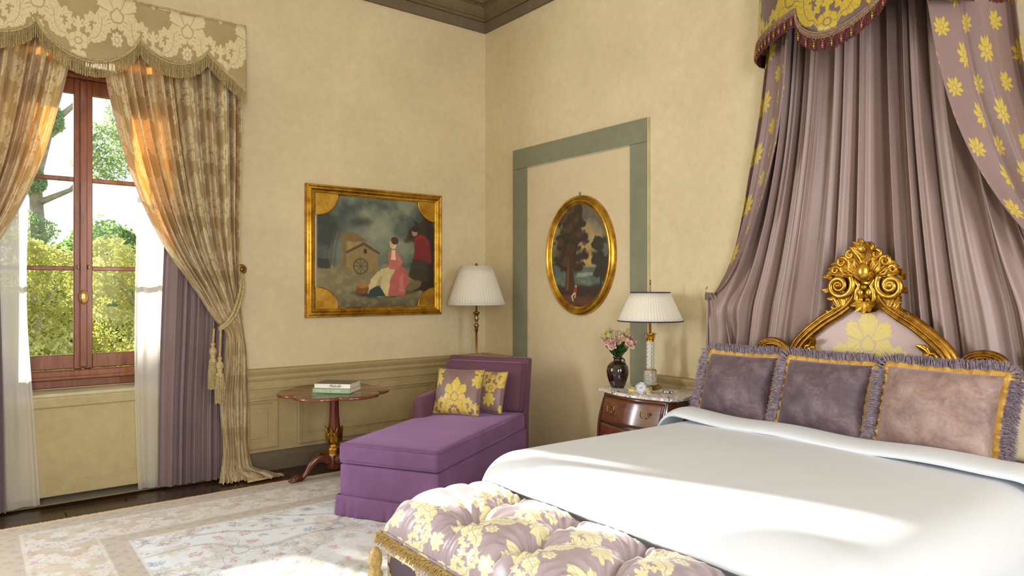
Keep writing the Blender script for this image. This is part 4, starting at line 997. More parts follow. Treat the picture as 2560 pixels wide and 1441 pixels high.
b = MB(); b.lathe([(.050, .19), (.056, .18), (.056, .09), (.045, .075), (.001, .07)], (tx, ty, 0), 6); b.build('leg_block', MT['mahogany'], tb_, world=True, auto=30)
for k in range(3):
    a = math.radians(176 + 120*k); ca, sa = math.cos(a), math.sin(a)
    tt = np.linspace(0, 1, 26); rr_ = smoothpts(tt, [(0, .03), (.2, .10), (.45, .175), (.7, .225), (.88, .275), (1, .325)]); zz = smoothpts(tt, [(0, .14), (.2, .175), (.45, .135), (.7, .060), (.88, .024), (1, .030)])
    rd = np.interp(tt, [0, .2, .5, .8, .93, 1], [.040, .034, .025, .017, .026, .018]); zz = np.maximum(zz, rd+.002)
    b = MB(); b.tube(np.stack([tx+ca*rr_, ty+sa*rr_, zz], 1), rd, 12); lg = b.build('leg', MT['mahogany'], tb_, world=True)
    b = MB()
    for j, da in enumerate((-.10, 0, .10)):
        c2, s2 = math.cos(a+da), math.sin(a+da); b.tube([(tx+c2*(.265+q*.022), ty+s2*(.265+q*.022), [.046, .048, .038, .022, .014][q]) for q in range(5)], [.010, .012, .013, .011, .005], 8)
    b.build('paw', MT['mahogany'], lg)
    b = MB(); S, T = np.meshgrid(np.linspace(-1, 1, 7), np.linspace(0, 1, 14)); q = .10+T*.42; rc_ = smoothpts(q, [(0, .03), (.2, .10), (.45, .175), (.7, .225), (1, .325)]); zc = smoothpts(q, [(0, .14), (.2, .175), (.45, .135), (.7, .060), (1, .03)])
    W = .024*np.sin(pi*T*.95+.1)**.6*(1+.3*np.sin(T*22)); zo = zc + np.interp(q, [0, .2, .5, .8], [.040, .034, .025, .017])*1.02 + .003 - .010*S**2
    b.grid(tx+ca*rc_-sa*S*W, ty+sa*rc_+ca*S*W, zo); b.build('gilt_leaf', MT['golddark'], lg)
# books on it
def book(name, label, c, dims, rz, cover, pages='paper', group='books on the pedestal table'):
    w_, d_, h_ = dims; o = thing(name, label, 'book', c, rz, group)
    MB().box((0, 0, h_/2), (w_-.006, d_-.006, h_-.005)).build('pages', MT[pages], o, smooth=False)
    MB().box((0, 0, .0015), (w_, d_, .003), b=.001).build('cover', MT[cover], o, smooth=False); MB().box((0, 0, h_-.0015), (w_, d_, .003), b=.001).build('cover', MT[cover], o, smooth=False)
    MB().box((0, -d_/2+.0015, h_/2), (w_, .003, h_), b=.001).build('spine', MT[cover], o, smooth=False); return o
def text_part(txt, size, mat, parent, loc, rot, shear=0.0, spacing=1.0, extr=.0004):
    cu = bpy.data.curves.new('lettering', 'FONT'); cu.body = txt; cu.size = size; cu.extrude = extr; cu.align_x = 'CENTER'; cu.align_y = 'CENTER'; cu.shear = shear; cu.space_character = spacing
    t = bpy.data.objects.new('tmp', cu); sc.collection.objects.link(t); dg = bpy.context.evaluated_depsgraph_get(); me = bpy.data.meshes.new_from_object(t.evaluated_get(dg)); bpy.data.objects.remove(t)
    o = bpy.data.objects.new('lettering', me); me.materials.clear(); me.materials.append(MT[mat]); sc.collection.objects.link(o); o.parent = parent; o.location = loc; o.rotation_euler = rot; return o
bz = TZ-.002
bk1 = book('book', 'thick pale green art book, lower of the two on the pedestal table', (tx+.005, ty-.045, bz), (.30, .24, .036), math.radians(-47), 'green_cover')
text_part('TEMPLE ST CLAIR', .028, 'ink_pale', bk1, (-.03, -.1208, .018), (pi/2, 0, 0))
bk2 = book('book', 'white spined book with a dark cover, on top of the green book', (tx+.015, ty-.035, bz+.036), (.29, .225, .034), math.radians(-46), 'white_cover')
MB().box((0, 0, .0345), (.288, .223, .0012)).build('dust_jacket_front', MT['dark_cover'], bk2, smooth=False)
text_part('Melville', .032, 'ink', bk2, (.02, -.1133, .017), (pi/2, 0, 0), shear=.6)
# ================================================================== chaise longue (local x = length, y towards the window wall)
CA = math.radians(30.0)
ch = thing('chaise_longue', 'purple velvet chaise longue with a low arm and skirted base', 'chaise longue', (-2.045, -1.765, .012), CA)
W2 = .368; LN = 1.60
def softbox(b, x0, x1, y0, y1, z0, z1, r=.03, puff=0.0, n=14, rx=None):
    """rounded cushion: superellipse corners, optionally puffed"""
    cx, cy, cz = (x0+x1)/2, (y0+y1)/2, (z0+z1)/2; hx, hy, hz = (x1-x0)/2, (y1-y0)/2, (z1-z0)/2
    def prof(h): 
        a = np.linspace(-pi/2, 0, 5); l = [(-h + r + r*math.sin(t) if False else -h + r*(1+math.sin(t))) for t in a]; return l
    us = np.concatenate([np.linspace(-1, 1, n)])
    # six faces of a cube projected to rounded box
    for ax in range(3):
        for sg in (-1, 1):
            G1, G2 = np.meshgrid(us, us); P = [None]*3; o1, o2 = [a for a in range(3) if a != ax]
            H = (hx, hy, hz)
            # denser sampling near edges
            e = lambda g, h: np.sign(g)*(1-(1-np.abs(g))**1.6)
            P[ax] = np.full_like(G1, sg*1.0)*H[ax]; P[o1] = e(G1, H[o1])*H[o1]; P[o2] = e(G2, H[o2])*H[o2]
            Q = [np.clip(P[k], -(H[k]-min(r, H[k]*.95)), H[k]-min(r, H[k]*.95)) for k in range(3)]; D = [P[k]-Q[k] for k in range(3)]
            L = np.sqrt(sum(d*d for d in D))+1e-9; rr2 = min(r, min(H)*.95); N = [Q[k]+D[k]/L*rr2 for k in range(3)]
            pf = puff*np.clip(1-(N[0]/hx)**2, 0, 1)**.7*np.clip(1-(N[1]/hy)**2, 0, 1)**.7
            N[2] = N[2] + np.sign(N[2])*pf*(np.abs(N[2])/hz)
            X, Y, Z = cx+N[0], cy+N[1], cz+N[2]
            if (sg > 0) != (ax != 1): X, Y, Z = X[:, ::-1], Y[:, ::-1], Z[:, ::-1]
            b.grid(X, Y, Z, X if ax != 0 else Y, Z if ax != 2 else Y)
    return b
b = MB(); softbox(b, 0.0, LN, -W2, W2, .10, .338, .022, 0); b.build('base', MT['purple'], ch)
# skirt: welted panel with small gathers near the floor
b = MB(); per = []
cor = [(LN, -W2-.006), (-.012, -W2-.006), (-.012, W2+.006), (LN, W2+.006)]
for (a0, a1) in zip(cor[:-1], cor[1:]):
    L = math.dist(a0, a1); m = int(L/.008)
    for i in range(m): per.append((a0[0]+(a1[0]-a0[0])*i/m, a0[1]+(a1[1]-a0[1])*i/m, (a1[1]-a0[1])/L, -(a1[0]-a0[0])/L))
P = np.array(per); s_ = np.arange(len(P))*.008; Zs = np.linspace(.128, .006, 9)
Sg, Zg = np.meshgrid(s_, Zs); dn = (.006+.016*(.128-Zg)/.12) + .006*((.128-Zg)/.12)*fold(Sg/6, 60, 1, .9)
X = P[None, :, 0]-P[None, :, 2]*dn*1.0; Y = P[None, :, 1]-P[None, :, 3]*dn
b.grid(X, Y, Zg, Sg, Zg); solid(b.build('skirt', MT['purple'], ch), .004)
b = MB(); b.tube([(LN, -W2-.010, .130), (-.016, -W2-.010, .130), (-.016, W2+.010, .130), (LN, W2+.010, .130)], .005, 6); b.build('skirt_welt', MT['purple'], ch)
b = MB(); softbox(b, -.012, 1.50, -W2-.002, W2+.002, .342, .468, .030, .018, 20); b.build('seat_cushion', MT['purple'], ch)
b = MB()
for z in (.462, .350): b.tube([(1.49, -W2+.006, z), (.01, -W2+.004, z), (-.008, -W2+.02, z), (-.008, W2-.02, z), (.01, W2-.004, z), (1.49, W2-.006, z)], .0045, 6)
b.build('piping', MT['purple'], ch)
# back: slab with slight rake and thin sides, loose cushion in front
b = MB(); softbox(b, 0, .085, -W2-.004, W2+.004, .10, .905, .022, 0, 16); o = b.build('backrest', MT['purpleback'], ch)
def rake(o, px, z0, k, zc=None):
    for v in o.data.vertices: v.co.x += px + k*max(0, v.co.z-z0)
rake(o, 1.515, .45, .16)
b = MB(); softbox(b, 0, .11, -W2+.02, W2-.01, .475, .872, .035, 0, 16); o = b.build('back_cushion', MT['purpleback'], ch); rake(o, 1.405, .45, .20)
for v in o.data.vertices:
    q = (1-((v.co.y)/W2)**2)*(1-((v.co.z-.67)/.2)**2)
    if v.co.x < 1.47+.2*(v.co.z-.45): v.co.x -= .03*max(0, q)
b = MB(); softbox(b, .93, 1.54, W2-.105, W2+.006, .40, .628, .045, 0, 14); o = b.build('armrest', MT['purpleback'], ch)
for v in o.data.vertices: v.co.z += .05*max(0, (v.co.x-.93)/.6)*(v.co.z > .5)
def cushion(name, label, w_, h_, d_, mat, loc, rot, group=None, cat='cushion', piping=None, pm='cord_gold', n=34, uvc=None):
    root = thing(name, label, cat, loc, 0, group); root.rotation_euler = rot
    U, V = np.meshgrid(np.linspace(-1, 1, n), np.linspace(-1, 1, n)); k = .06
    X = U*w_/2*(1-k*(1-V**2)*0+k*.0) ; edge = (1-U**2)*(1-V**2)
    X = w_/2*U*(1-.07*(1-np.abs(V)**2)*np.abs(U)**3*0) ; 
    pinx = 1-.06*(1-V**2); pinz = 1-.06*(1-U**2)
    X = w_/2*U*pinx; Z = h_/2*V*pinz; Y = d_/2*np.clip(edge, 0, 1)**.42
    Y = Y*(1+.05*np.sin(U*7+1)*np.sin(V*6)); uo = uvc or (0, 0)
    b = MB(); b.grid(X, -Y, Z+h_/2, X+uo[0], Z+uo[1]); b.grid(X[:, ::-1], Y[:, ::-1], Z[:, ::-1]+h_/2, X[:, ::-1], Z[:, ::-1]); b.build('cover', MT[mat], root)
    if piping:
        per = [(X[0, i], 0, Z[0, i]+h_/2) for i in range(n)] + [(X[i, -1], 0, Z[i, -1]+h_/2) for i in range(1, n)] + [(X[-1, i], 0, Z[-1, i]+h_/2) for i in range(n-2, -1, -1)] + [(X[i, 0], 0, Z[i, 0]+h_/2) for i in range(n-2, 0, -1)]
        b = MB(); b.tube(per, piping, 6, closed=True); b.build('piping', MT[pm], root)
    return root
def chw(x, y, z):   # chaise local to world
    return (-2.045 + x*math.cos(CA) - y*math.sin(CA), -1.765 + x*math.sin(CA) + y*math.cos(CA), z+.012)
# local cushion faces -y; turn it to face the foot of the chaise (local -x): rotate -90 + CA
cushion('throw_cushion', 'larger gold and mauve damask cushion leaning in front on the purple chaise', .40, .375, .15, 'cushion_damask', chw(1.11, .075, .484), (math.radians(-22), 0, CA-pi/2+math.radians(4)), 'damask cushions on the chaise', piping=.006, pm='braid', uvc=(.0, .05))
cushion('throw_cushion', 'gold and mauve damask cushion half hidden behind the other on the chaise', .36, .345, .13, 'cushion_damask', chw(1.29, -.075, .484), (math.radians(-20), 0, CA-pi/2-math.radians(6)), 'damask cushions on the chaise', piping=.006, pm='braid', uvc=(.1, .2))
# ================================================================== chest of drawers (bombe)
cq = thing('bedside_chest', 'bombe mahogany chest of drawers with brass handles and marble top beside the bed', 'chest of drawers', (-.30, -2.455, 0))
CY0, CY1 = -2.10, -2.80                                  # left and right ends in plan
def chest_front(y, z):
    """x of the serpentine front at height z"""
    t = (y-(CY0+CY1)/2)/((CY0-CY1)/2); zz = np.clip((z-.10)/.64, 0, 1)
    bom = .060*np.sin(pi*np.clip(1-zz, 0, 1)**.9)*1.0
    return -(.50 + .035*np.cos(pi*t)*.9 + bom + .005)
def chest_half(z):
    zz = np.clip((z-.10)/.64, 0, 1); return .325 + .030*np.sin(pi*(1-zz)**.9)
# carcase
S, Zt = np.meshgrid(np.linspace(0, 1, 90), np.linspace(.745, .115, 26)); ym = (CY0+CY1)/2
hf = chest_half(Zt); a = S*3.0
X = np.zeros_like(S); Y = np.zeros_like(S)
cant = .05
m1 = a < 1; m2 = (a >= 1) & (a <= 2); m3 = a > 2
fx = lambda yy: chest_front(yy, Zt)
Y = np.where(m1, ym+hf, np.where(m2, ym+hf-cant*.6-(a-1)*(2*hf-cant*1.2), ym-hf)); F_ = chest_front(Y, Zt)
X = np.where(m1, -.012 + a*(F_+.012+cant), np.where(m2, F_, F_+cant - (a-2)*(F_+cant+.012)))
b = MB(); b.grid(X, Y, Zt); b.build('carcase', MT['chestwood'], cq, world=True, auto=40)
def front_patch(nm, y0, y1, z0, z1, mat, parent, off=.006, world=True, edge=True):
    Yg, Zg = np.meshgrid(np.linspace(y0, y1, 30), np.linspace(z1, z0, 10)); X = chest_front(Yg, Zg)-off; b = MB(); b.grid(X, Yg, Zg)
    o = b.build(nm, MT[mat], parent, world=world); solid(o, off*1.6, 0 if False else 1); return o
ya, yb = ym+.275, ym-.275
for k, (z0, z1) in enumerate(((.545, .725), (.340, .530), (.135, .325))):
    dr = front_patch('drawer', ya, yb, z0, z1, 'chestwood', cq, .010)
    for sy in (-1, 1):
        yc = ym + sy*.150; zc = (z0+z1)/2+.018; xc = float(chest_front(np.array(yc), np.array(zc)))-.018
        b = MB()
        for q in (-1, 1):
            for j in range(5):
                an = 2*pi*j/5+.4; r = .014; b.tube([(xc+.006, yc+q*.032, zc), (xc+.001, yc+q*.032+r*math.cos(an)*.7, zc+r*math.sin(an)*.7), (xc+.003, yc+q*.032+r*math.cos(an+.5)*1.3, zc+r*math.sin(an+.5)*1.3)], [.004, .0035, .0015], 5)
            b.sphere((xc-.004, yc+q*.032, zc), .006, 8)
        b.tube([(xc-.010, yc+.033*math.cos(t), zc-.002-.026*math.sin(t)-.006*abs(math.sin(2*t))) for t in np.linspace(0, pi, 15)], [.0025]*5+[.004]*5+[.0025]*5, 6)
        b.build('handle', MT['brass'], dr)
    zc = (z0+z1)/2; xc = float(chest_front(np.array(ym), np.array(zc)))-.012
for k, z in enumerate((.5375, .3325, .128)):
    front_patch('rail', ya+.01, yb-.01, z-.006, z+.006, 'chestdark', cq, .004)
for sy in (-1, 1):
    Yg, Zg = np.meshgrid(np.linspace(ym+sy*.279, ym+sy*.287, 3), np.linspace(.735, .12, 20)); b = MB(); b.grid(chest_front(Yg, Zg)-.006, Yg, Zg); b.build('stringing', MT['chestdark'], cq, world=True)
    b = MB(); b.tube([(-.46, ym+sy*.29, .13), (-.50, ym+sy*.31, .08), (-.53, ym+sy*.32, .014+.012)], [.03, .02, .014], 8); b.build('leg', MT['chestwood'], cq, world=True)
    b = MB(); b.tube([(-.06, ym+sy*.29, .13), (-.05, ym+sy*.30, .014)], [.03, .018], 8); b.build('leg', MT['chestwood'], cq, world=True)
# marble top: serpentine slab with eased edge
def top_outline(g=0.0):
    pts = [(-.008, ym+.365+g), ]
    for y in np.linspace(ym+.365+g, ym-.365-g, 40):
        t = (y-ym)/.36; c = .06*max(0, (abs(y-ym)-.31)/.06)**1.6; pts.append((-(.555+g + .032*math.cos(pi*t)) + c, y))
    pts.append((-.008, ym-.365-g)); return pts
rows = []
for g, z in ((-.03, .7450), (-.006, .7455), (.0, .750), (.0, .762), (-.004, .767), (-.010, .770)): rows.append([(x, y, z) for x, y in top_outline(g)])
A = np.array(rows); b = MB(); b.grid(A[..., 0], A[..., 1], A[..., 2]); n0 = b.n; b.f.append(tuple(range(n0-A.shape[1], n0)))
b.build('marble_top', MT['marble'], cq, world=True, auto=40)
MZ = .770
# ------------------------------------------------------------------ bedside lamp
bx_, by_ = -.255, -2.395
bl = thing('table_lamp', 'cut-glass column table lamp with a white navy-trimmed shade on the marble chest', 'lamp', (bx_, by_, MZ))
sh = pleated_shade('lamp_shade', bl, (bx_, by_, 1.262), .232, .140, .205, 64)
for r, z in ((.234, 1.262), (.141, 1.467)): b = MB(); b.tube([(bx_+r*math.cos(a), by_+r*math.sin(a), z) for a in np.linspace(0, 2*pi, 60, endpoint=False)], .0045, 5, closed=True); b.build('shade_trim', MT['navy'], sh)
b = MB(); b.box((bx_, by_, MZ+.010), (.120, .120, .020), b=.003, rz=.3); b.box((bx_, by_, MZ+.026), (.098, .098, .014), b=.003, rz=.3); b.build('stepped_base', MT['brass'], bl, world=True, smooth=False)
def cutglass(b, r, z0, z1, n, m, tw):
    S, T = np.meshgrid(np.linspace(0, 2*pi, 64, endpoint=False), np.linspace(0, 1, m)); rr = r*(1+.07*np.abs(np.sin(S*n/2+T*tw))*1.0+.05*np.abs(np.sin(S*n/2-T*tw)))
    b.grid(bx_+rr*np.cos(S), by_+rr*np.sin(S), z0+(z1-z0)*T, cu=True); n0 = b.n; b.f.append(tuple(range(n0-64, n0))); b.f.append(tuple(range(n0-64*m, n0-64*m+64))[::-1])
b = MB(); cutglass(b, .042, MZ+.034, MZ+.135, 8, 26, 9); b.build('crystal_block', MT['crystal'], bl, world=True)
b = MB(); cutglass(b, .026, MZ+.145, MZ+.345, 6, 60, 22); b.build('crystal_column', MT['crystal'], bl, world=True)
b = MB(); b.lathe([(.001, MZ+.134), (.045, MZ+.134), (.045, MZ+.139), (.030, MZ+.144), (.001, MZ+.144)], (bx_, by_, 0), 28); b.lathe([(.027, MZ+.342), (.030, MZ+.347), (.026, MZ+.352), (.022, MZ+.375), (.026, MZ+.392), (.034, MZ+.402), (.018, MZ+.404), (.008, MZ+.406), (.006, 1.55), (.001, 1.55)], (bx_, by_, 0), 28)
for k in range(10):
    a = k*2*pi/10; b.tube([(bx_+r*math.cos(a), by_+r*math.sin(a), z) for r, z in ((.024, MZ+.352), (.027, MZ+.372), (.032, MZ+.392), (.042, MZ+.400), (.044, MZ+.394))], [.005, .006, .005, .004, .002], 5)
b.build('gilt_capital', MT['gold'], bl, world=True)
b = MB(); b.tube([(bx_, by_, 1.467), (bx_, by_, 1.525)], .0065, 8); b.build('candle_tube', MT['pillowcase'], bl, world=True)
b = MB(); b.lathe([(.001, 1.525), (.008, 1.526), (.005, 1.533), (.009, 1.541), (.004, 1.548), (.007, 1.555), (.001, 1.562)], (bx_, by_, 0), 12)
for a in range(3): b.tube([(bx_, by_, 1.464), (bx_+.14*math.cos(a*2.09), by_+.14*math.sin(a*2.09), 1.464)], .002, 4)
b.build('finial', MT['antique'], bl, world=True)
# ------------------------------------------------------------------ small books, clock
book('book', 'cream spined book under the silver clock, lowest on the marble chest', (-.410, -2.44, MZ), (.150, .10, .022), math.radians(-60), 'yellow_cover', group='small books on the marble chest')
book('book', 'pale yellow book second from the marble top under the silver clock', (-.400, -2.44, MZ+.022), (.125, .088, .010), math.radians(-63), 'yellow_cover', group='small books on the marble chest')
book('book', 'grey covered small book on top of the pile by the crystal lamp', (-.395, -2.435, MZ+.032), (.115, .08, .009), math.radians(-56), 'blue_grey', group='small books on the marble chest')
ck = thing('alarm_clock', 'small round silver clock leaning against the books on the marble chest', 'clock', (-.492, -2.515, MZ)); ck.rotation_euler = (0, 0, math.radians(-45)); R_ = .037
def disc_y(b, r0, r1, y0, y1, zc, n=30):
    b_ = MB(); 
    a = np.linspace(0, 2*pi, n, endpoint=False); pr = [(0.0005, y0), (r0, y0), (r1, (y0+y1)/2), (r0, y1), (.0005, y1)]; Pg, A = np.meshgrid(np.arange(5), a, indexing='ij'); Rg = np.array([p[0] for p in pr])[Pg]; Yg = np.array([p[1] for p in pr])[Pg]
    b.grid(Rg*np.cos(A), Yg, zc+Rg*np.sin(A), cu=True)
b = MB(); disc_y(b, R_, R_+.002, -.012, .016, R_+.004); b.tube([(R_*math.cos(a), -.013, R_+.004+R_*math.sin(a)) for a in np.linspace(0, 2*pi, 30, endpoint=False)], .003, 6, closed=True); b.build('case', MT['chrome'], ck)
b = MB(); disc_y(b, R_-.005, R_-.005, -.0145, -.013, R_+.004); dl = b.build('dial', MT['dial'], ck, smooth=False)
b = MB()
for k in range(12): a = k*pi/6; b.box(((R_-.009)*math.sin(a), -.0155, R_+.004+(R_-.009)*math.cos(a)), (.0016, .001, .005), ry=a)
b.box((.004, -.0158, R_+.010), (.002, .001, .018), ry=.5); b.box((-.006, -.0158, R_+.004), (.0018, .001, .020), ry=1.5); b.sphere((0, -.0158, R_+.004), .003, 8); b.build('hands', MT['ink'], dl, smooth=False)
b = MB(); b.tube([(-.02, 0, .008), (-.026, 0, .003)], .004, 6); b.tube([(.02, 0, .008), (.026, 0, .003)], .004, 6); b.build('feet', MT['chrome'], ck)
st = thing('glass_stopper', 'small faceted glass ornament lying beside the clock on the chest', 'ornament', (-.515, -2.60, MZ)); b = MB(); b.sphere((0, 0, .012), .012, 8, (1, 1, .9)); b.sphere((.020, 0, .008), .008, 6); b.build('glass_body', MT['crystal'], st, smooth=False)
lt = thing('pocket_torch', 'small silver cylinder lying by the lamp base on the marble chest', 'ornament', (-.345, -2.62, MZ), math.radians(-60)); b = MB(); b.tube([(-.03, 0, .010), (.03, 0, .010)], .009, 14); b.tube([(.03, 0, .010), (.04, 0, .010)], .011, 14); b.build('body', MT['chrome'], lt)
# ------------------------------------------------------------------ vase with flowers
vx, vy = -.395, -2.205
vs = thing('flower_vase', 'brown glazed bulbous jug vase on the left of the marble chest', 'vase', (vx, vy, MZ))
b = MB(); b.lathe([(.001, .0), (.045, .0), (.050, .006), (.066, .045), (.078, .090), (.082, .125), (.076, .155), (.058, .180), (.034, .194), (.028, .202), (.029, .212), (.036, .220), (.037, .225), (.033, .225), (.026, .212), (.024, .18), (.001, .12)], (0, 0, 0), 40); b.build('body', MT['vase'], vs)
a_ = math.radians(-75); b = MB(); b.tube([(math.cos(a_)*r, math.sin(a_)*r, z) for r, z in ((.030, .212), (.046, .214), (.056, .202), (.058, .186), (.056, .172))], [.006, .007, .007, .007, .008], 8); b.build('handle', MT['vase'], vs)
def bloom(b, c, r, tilt, seed, layers=4):
    rg = random.Random(seed); M = Matrix.Translation(c) @ Matrix.Rotation(tilt[1], 4, 'Z') @ Matrix.Rotation(tilt[0], 4, 'X')
    for L in range(layers):
        k = (L+1)/layers; S, T = np.meshgrid(np.linspace(0, 2*pi, 30, endpoint=False), np.linspace(0, 1, 7)); ph = rg.uniform(0, 6); npet = 5
        wob = 1+.16*np.cos(S*npet+ph)*T + .05*np.sin(S*13+ph)*T**2; R = r*k*(T**.55)*(.45+.55*T)*wob; Z = r*(.10+.95*T**.8*(1.25-k*.75)) + r*.10*np.sin(S*npet*2+ph)*T**2*k - r*.2*k*T**3
        P = np.stack([R*np.cos(S), R*np.sin(S), Z, np.ones_like(Z)], 2) @ np.array(M).T; b.grid(P[..., 0], P[..., 1], P[..., 2], cu=True)
FLL = ['second pink flower from the left, low in the bunch', 'large pale pink flower at the lower left front of the bunch', 'rose pink flower in the centre front of the bunch', 'large open blush flower with dark heart at the lower right of the bunch', 'pink flower at the upper right of the bunch', 'pink flower at the right, behind the large open one', 'dusty pink flower furthest right in the vase', 'small blush flower low at the left front, above the leaves', 'cream blush flower at the top right of the bunch', 'dusky pink flower at the top left of the bunch', 'pale green bud in the middle top of the bunch', 'green bud cluster at the upper left of the bunch', 'outermost green bud sticking out at the far left', 'yellow-green bud at the top right of the bunch', 'small green bud highest at the left of the bunch', 'small pink flower under the large open one at the right', 'green bud between the pink flowers at the left', 'small green bud between the centre and right flowers']
fl_px = [  # offsets: (viewer right, up, towards viewer, radius, kind)
    (-.075, .350, .02, .030, 'p'), (-.045, .325, .05, .036, 'p'), (.000, .345, .05, .034, 'p'), (.065, .320, .05, .040, 'w'), (.045, .372, .02, .032, 'p'), (.080, .350, .00, .032, 'p'), (.100, .325, .02, .030, 'p'), (-.040, .295, .055, .026, 'w'),
    (.022, .395, .0, .030, 'w'), (-.035, .395, -.01, .026, 'p'), (-.005, .375, .0, .026, 'g'), (-.085, .395, .0, .024, 'g'), (-.115, .365, .02, .016, 'g'), (.075, .395, -.01, .024, 'g'), (-.055, .410, .0, .016, 'g'), (.05, .300, .04, .020, 'p'), (-.065, .370, .04, .022, 'g'), (.03, .345, .045, .018, 'g')]
RT = (.788, -.616); FW = (.616, .788)
kinds = {'p': ('petal', 'pink lisianthus flower in the brown vase', 'pink flowers in the vase'), 'w': ('petal_pale', 'pale blush lisianthus flower in the brown vase', 'pale flowers in the vase'), 'g': ('bud', 'pale green lisianthus bud in the brown vase', 'green buds in the vase')}
for k, (r_, u_, f_, rad, kd) in enumerate(fl_px):
    u_ -= .03
    px = vx + RT[0]*r_ - FW[0]*f_; py = vy + RT[1]*r_ - FW[1]*f_; pz = MZ+u_
    mt, lab, grp = kinds[kd]; u_ = .20 + (u_-.17)*1.08; rad *= 1.15; r_ *= 1.05; px = vx + RT[0]*r_ - FW[0]*f_; py = vy + RT[1]*r_ - FW[1]*f_; pz = MZ+u_
    root = thing('flower_bud' if kd == 'g' else 'flower', FLL[k], 'flower', (vx, vy, MZ+.2), 0, grp)
    b = MB(); tz = (.9*min(1, abs(r_)*9)+.35 if kd != 'g' else .3); az = math.atan2(py-vy, px-vx)+pi/2 if (abs(r_)+abs(f_)) > .01 else 0
    if kd == 'g':
        b.sphere((px, py, pz), rad*.55, 10, (1, 1, 1.5))
        for j in range(5): a = j*1.256; b.tube([(px, py, pz-rad*.8), (px+rad*.5*math.cos(a), py+rad*.5*math.sin(a), pz-rad*.1), (px+rad*.3*math.cos(a), py+rad*.3*math.sin(a), pz+rad*.8)], [rad*.22, rad*.26, rad*.05], 5)
    else: bloom(b, (px, py, pz-rad*.5), rad, (tz*.8, az), k)
    b.build('bloom', MT[mt], root, world=True)
    b = MB(); b.tube([(vx+.4*(px-vx)*.25, vy+.4*(py-vy)*.25, MZ+.19), (vx+.45*(px-vx), vy+.45*(py-vy), MZ+.19+(pz-MZ-.19)*.5), (px, py, pz-rad*.4)], .0022, 5); b.build('stem', MT['stem'], root, world=True)
    b = MB(); rg = random.Random(k+50)
    for j in range(5):
        fr_ = .15+.13*j; cx = vx+fr_*(px-vx)*.9; cy = vy+fr_*(py-vy)*.9; cz = MZ+.200+fr_*(pz-MZ-.2)*.75; an = rg.uniform(0, 6.28); L = .050+rg.random()*.02
        S, T = np.meshgrid(np.linspace(-1, 1, 5), np.linspace(0, 1, 8)); W = .014*np.sin(pi*T**.8)**.8; dx, dy = math.cos(an), math.sin(an); out = L*T*.75; upz = L*(T*.85-.55*T**2*rg.random()) + .004*S**2
        b.grid(cx+dx*out-dy*S*W, cy+dy*out+dx*S*W, cz+upz)
    b.build('leaf', MT['leafgreen'], root, world=True)
# ================================================================== bed
BY0, BY1, BX0 = -2.95, -4.90, -2.25          # side near the window, far side, foot
bed = thing('bed', 'wide bed with a carved gilded headboard upholstered in gold damask', 'bed', (-1.07, (BY0+BY1)/2, 0))
b = MB(); softbox(b, BX0+.10, -.14, BY1+.08, BY0-.08, .02, .30, .02, 0, 8); b.build('bed_base', MT['pillowcase'], bed, world=True)
b = MB(); softbox(b, BX0+.08, -.14, BY1+.06, BY0-.06, .30, .64, .06, 0, 10); b.build('mattress', MT['pillowcase'], bed, world=True)
# bedspread: cloth over a rounded block
def spread():
    r = .21; hw = (BY0-BY1)/2; ins = .13
    na, nb = 220, 260
    # arc-length parameters across (a) and along (bq)
    a = np.concatenate([np.linspace(-hw-.62, -hw+ins, 60), np.linspace(-hw+ins, hw-ins, 90)[1:-1], np.linspace(hw-ins, hw+.62, 60)])
    Lx = -.40-BX0; q = np.concatenate([np.linspace(0, Lx-ins, 90), np.linspace(Lx-ins, Lx+.62, 60)[1:]])
    A, Q = np.meshgrid(a, q); ea = np.maximum(np.abs(A)-(hw-ins-.07), 0)*np.sign(A); eq = np.maximum(Q-(Lx-ins-.07), 0)
    e = np.sqrt(ea**2+eq**2)+1e-9; arc = r*pi/2; th = np.clip(e/r, 0, pi/2); h = r*np.sin(th); v = r*(1-np.cos(th)); ex = np.maximum(e-arc, 0); v = v+ex*.995; h = h+ex*.06
    ba = np.clip(A, -(hw-ins-.07), hw-ins-.07); bq = np.minimum(Q, Lx-ins-.07)
    Y = (BY0+BY1)/2 + ba + h*ea/e; X = -.40 - bq - h*eq/e
    Z = .700 - v + .040*(1-(ba/hw)**2)*np.clip(.6+.4*bq/Lx, 0, 1)
    fl = np.clip(ex/.4, 0, 1); wav = .012*fl*np.sin(A*11+Q*9)
    X -= wav*eq/e; Y += wav*ea/e; Z += .0035*np.sin(A*4.3+1)*np.sin(Q*3.1)*(1-fl)
    X = np.maximum(X, -2.176 - .14*sstep(Z, .54, .66))          # the cloth hangs against the back of the bench
    Z = np.maximum(Z, .018); return X, Y, Z, A, Q
X, Y, Z, A, Q = spread(); bs = thing('bedspread', 'ivory white satin bedspread covering the whole bed', 'bedspread', (-1.1, (BY0+BY1)/2, .7))
b = MB(); b.grid(X, Y, Z, A, Q); solid(b.build('cloth', MT['linen_white'], bs, world=True), .01, -1)
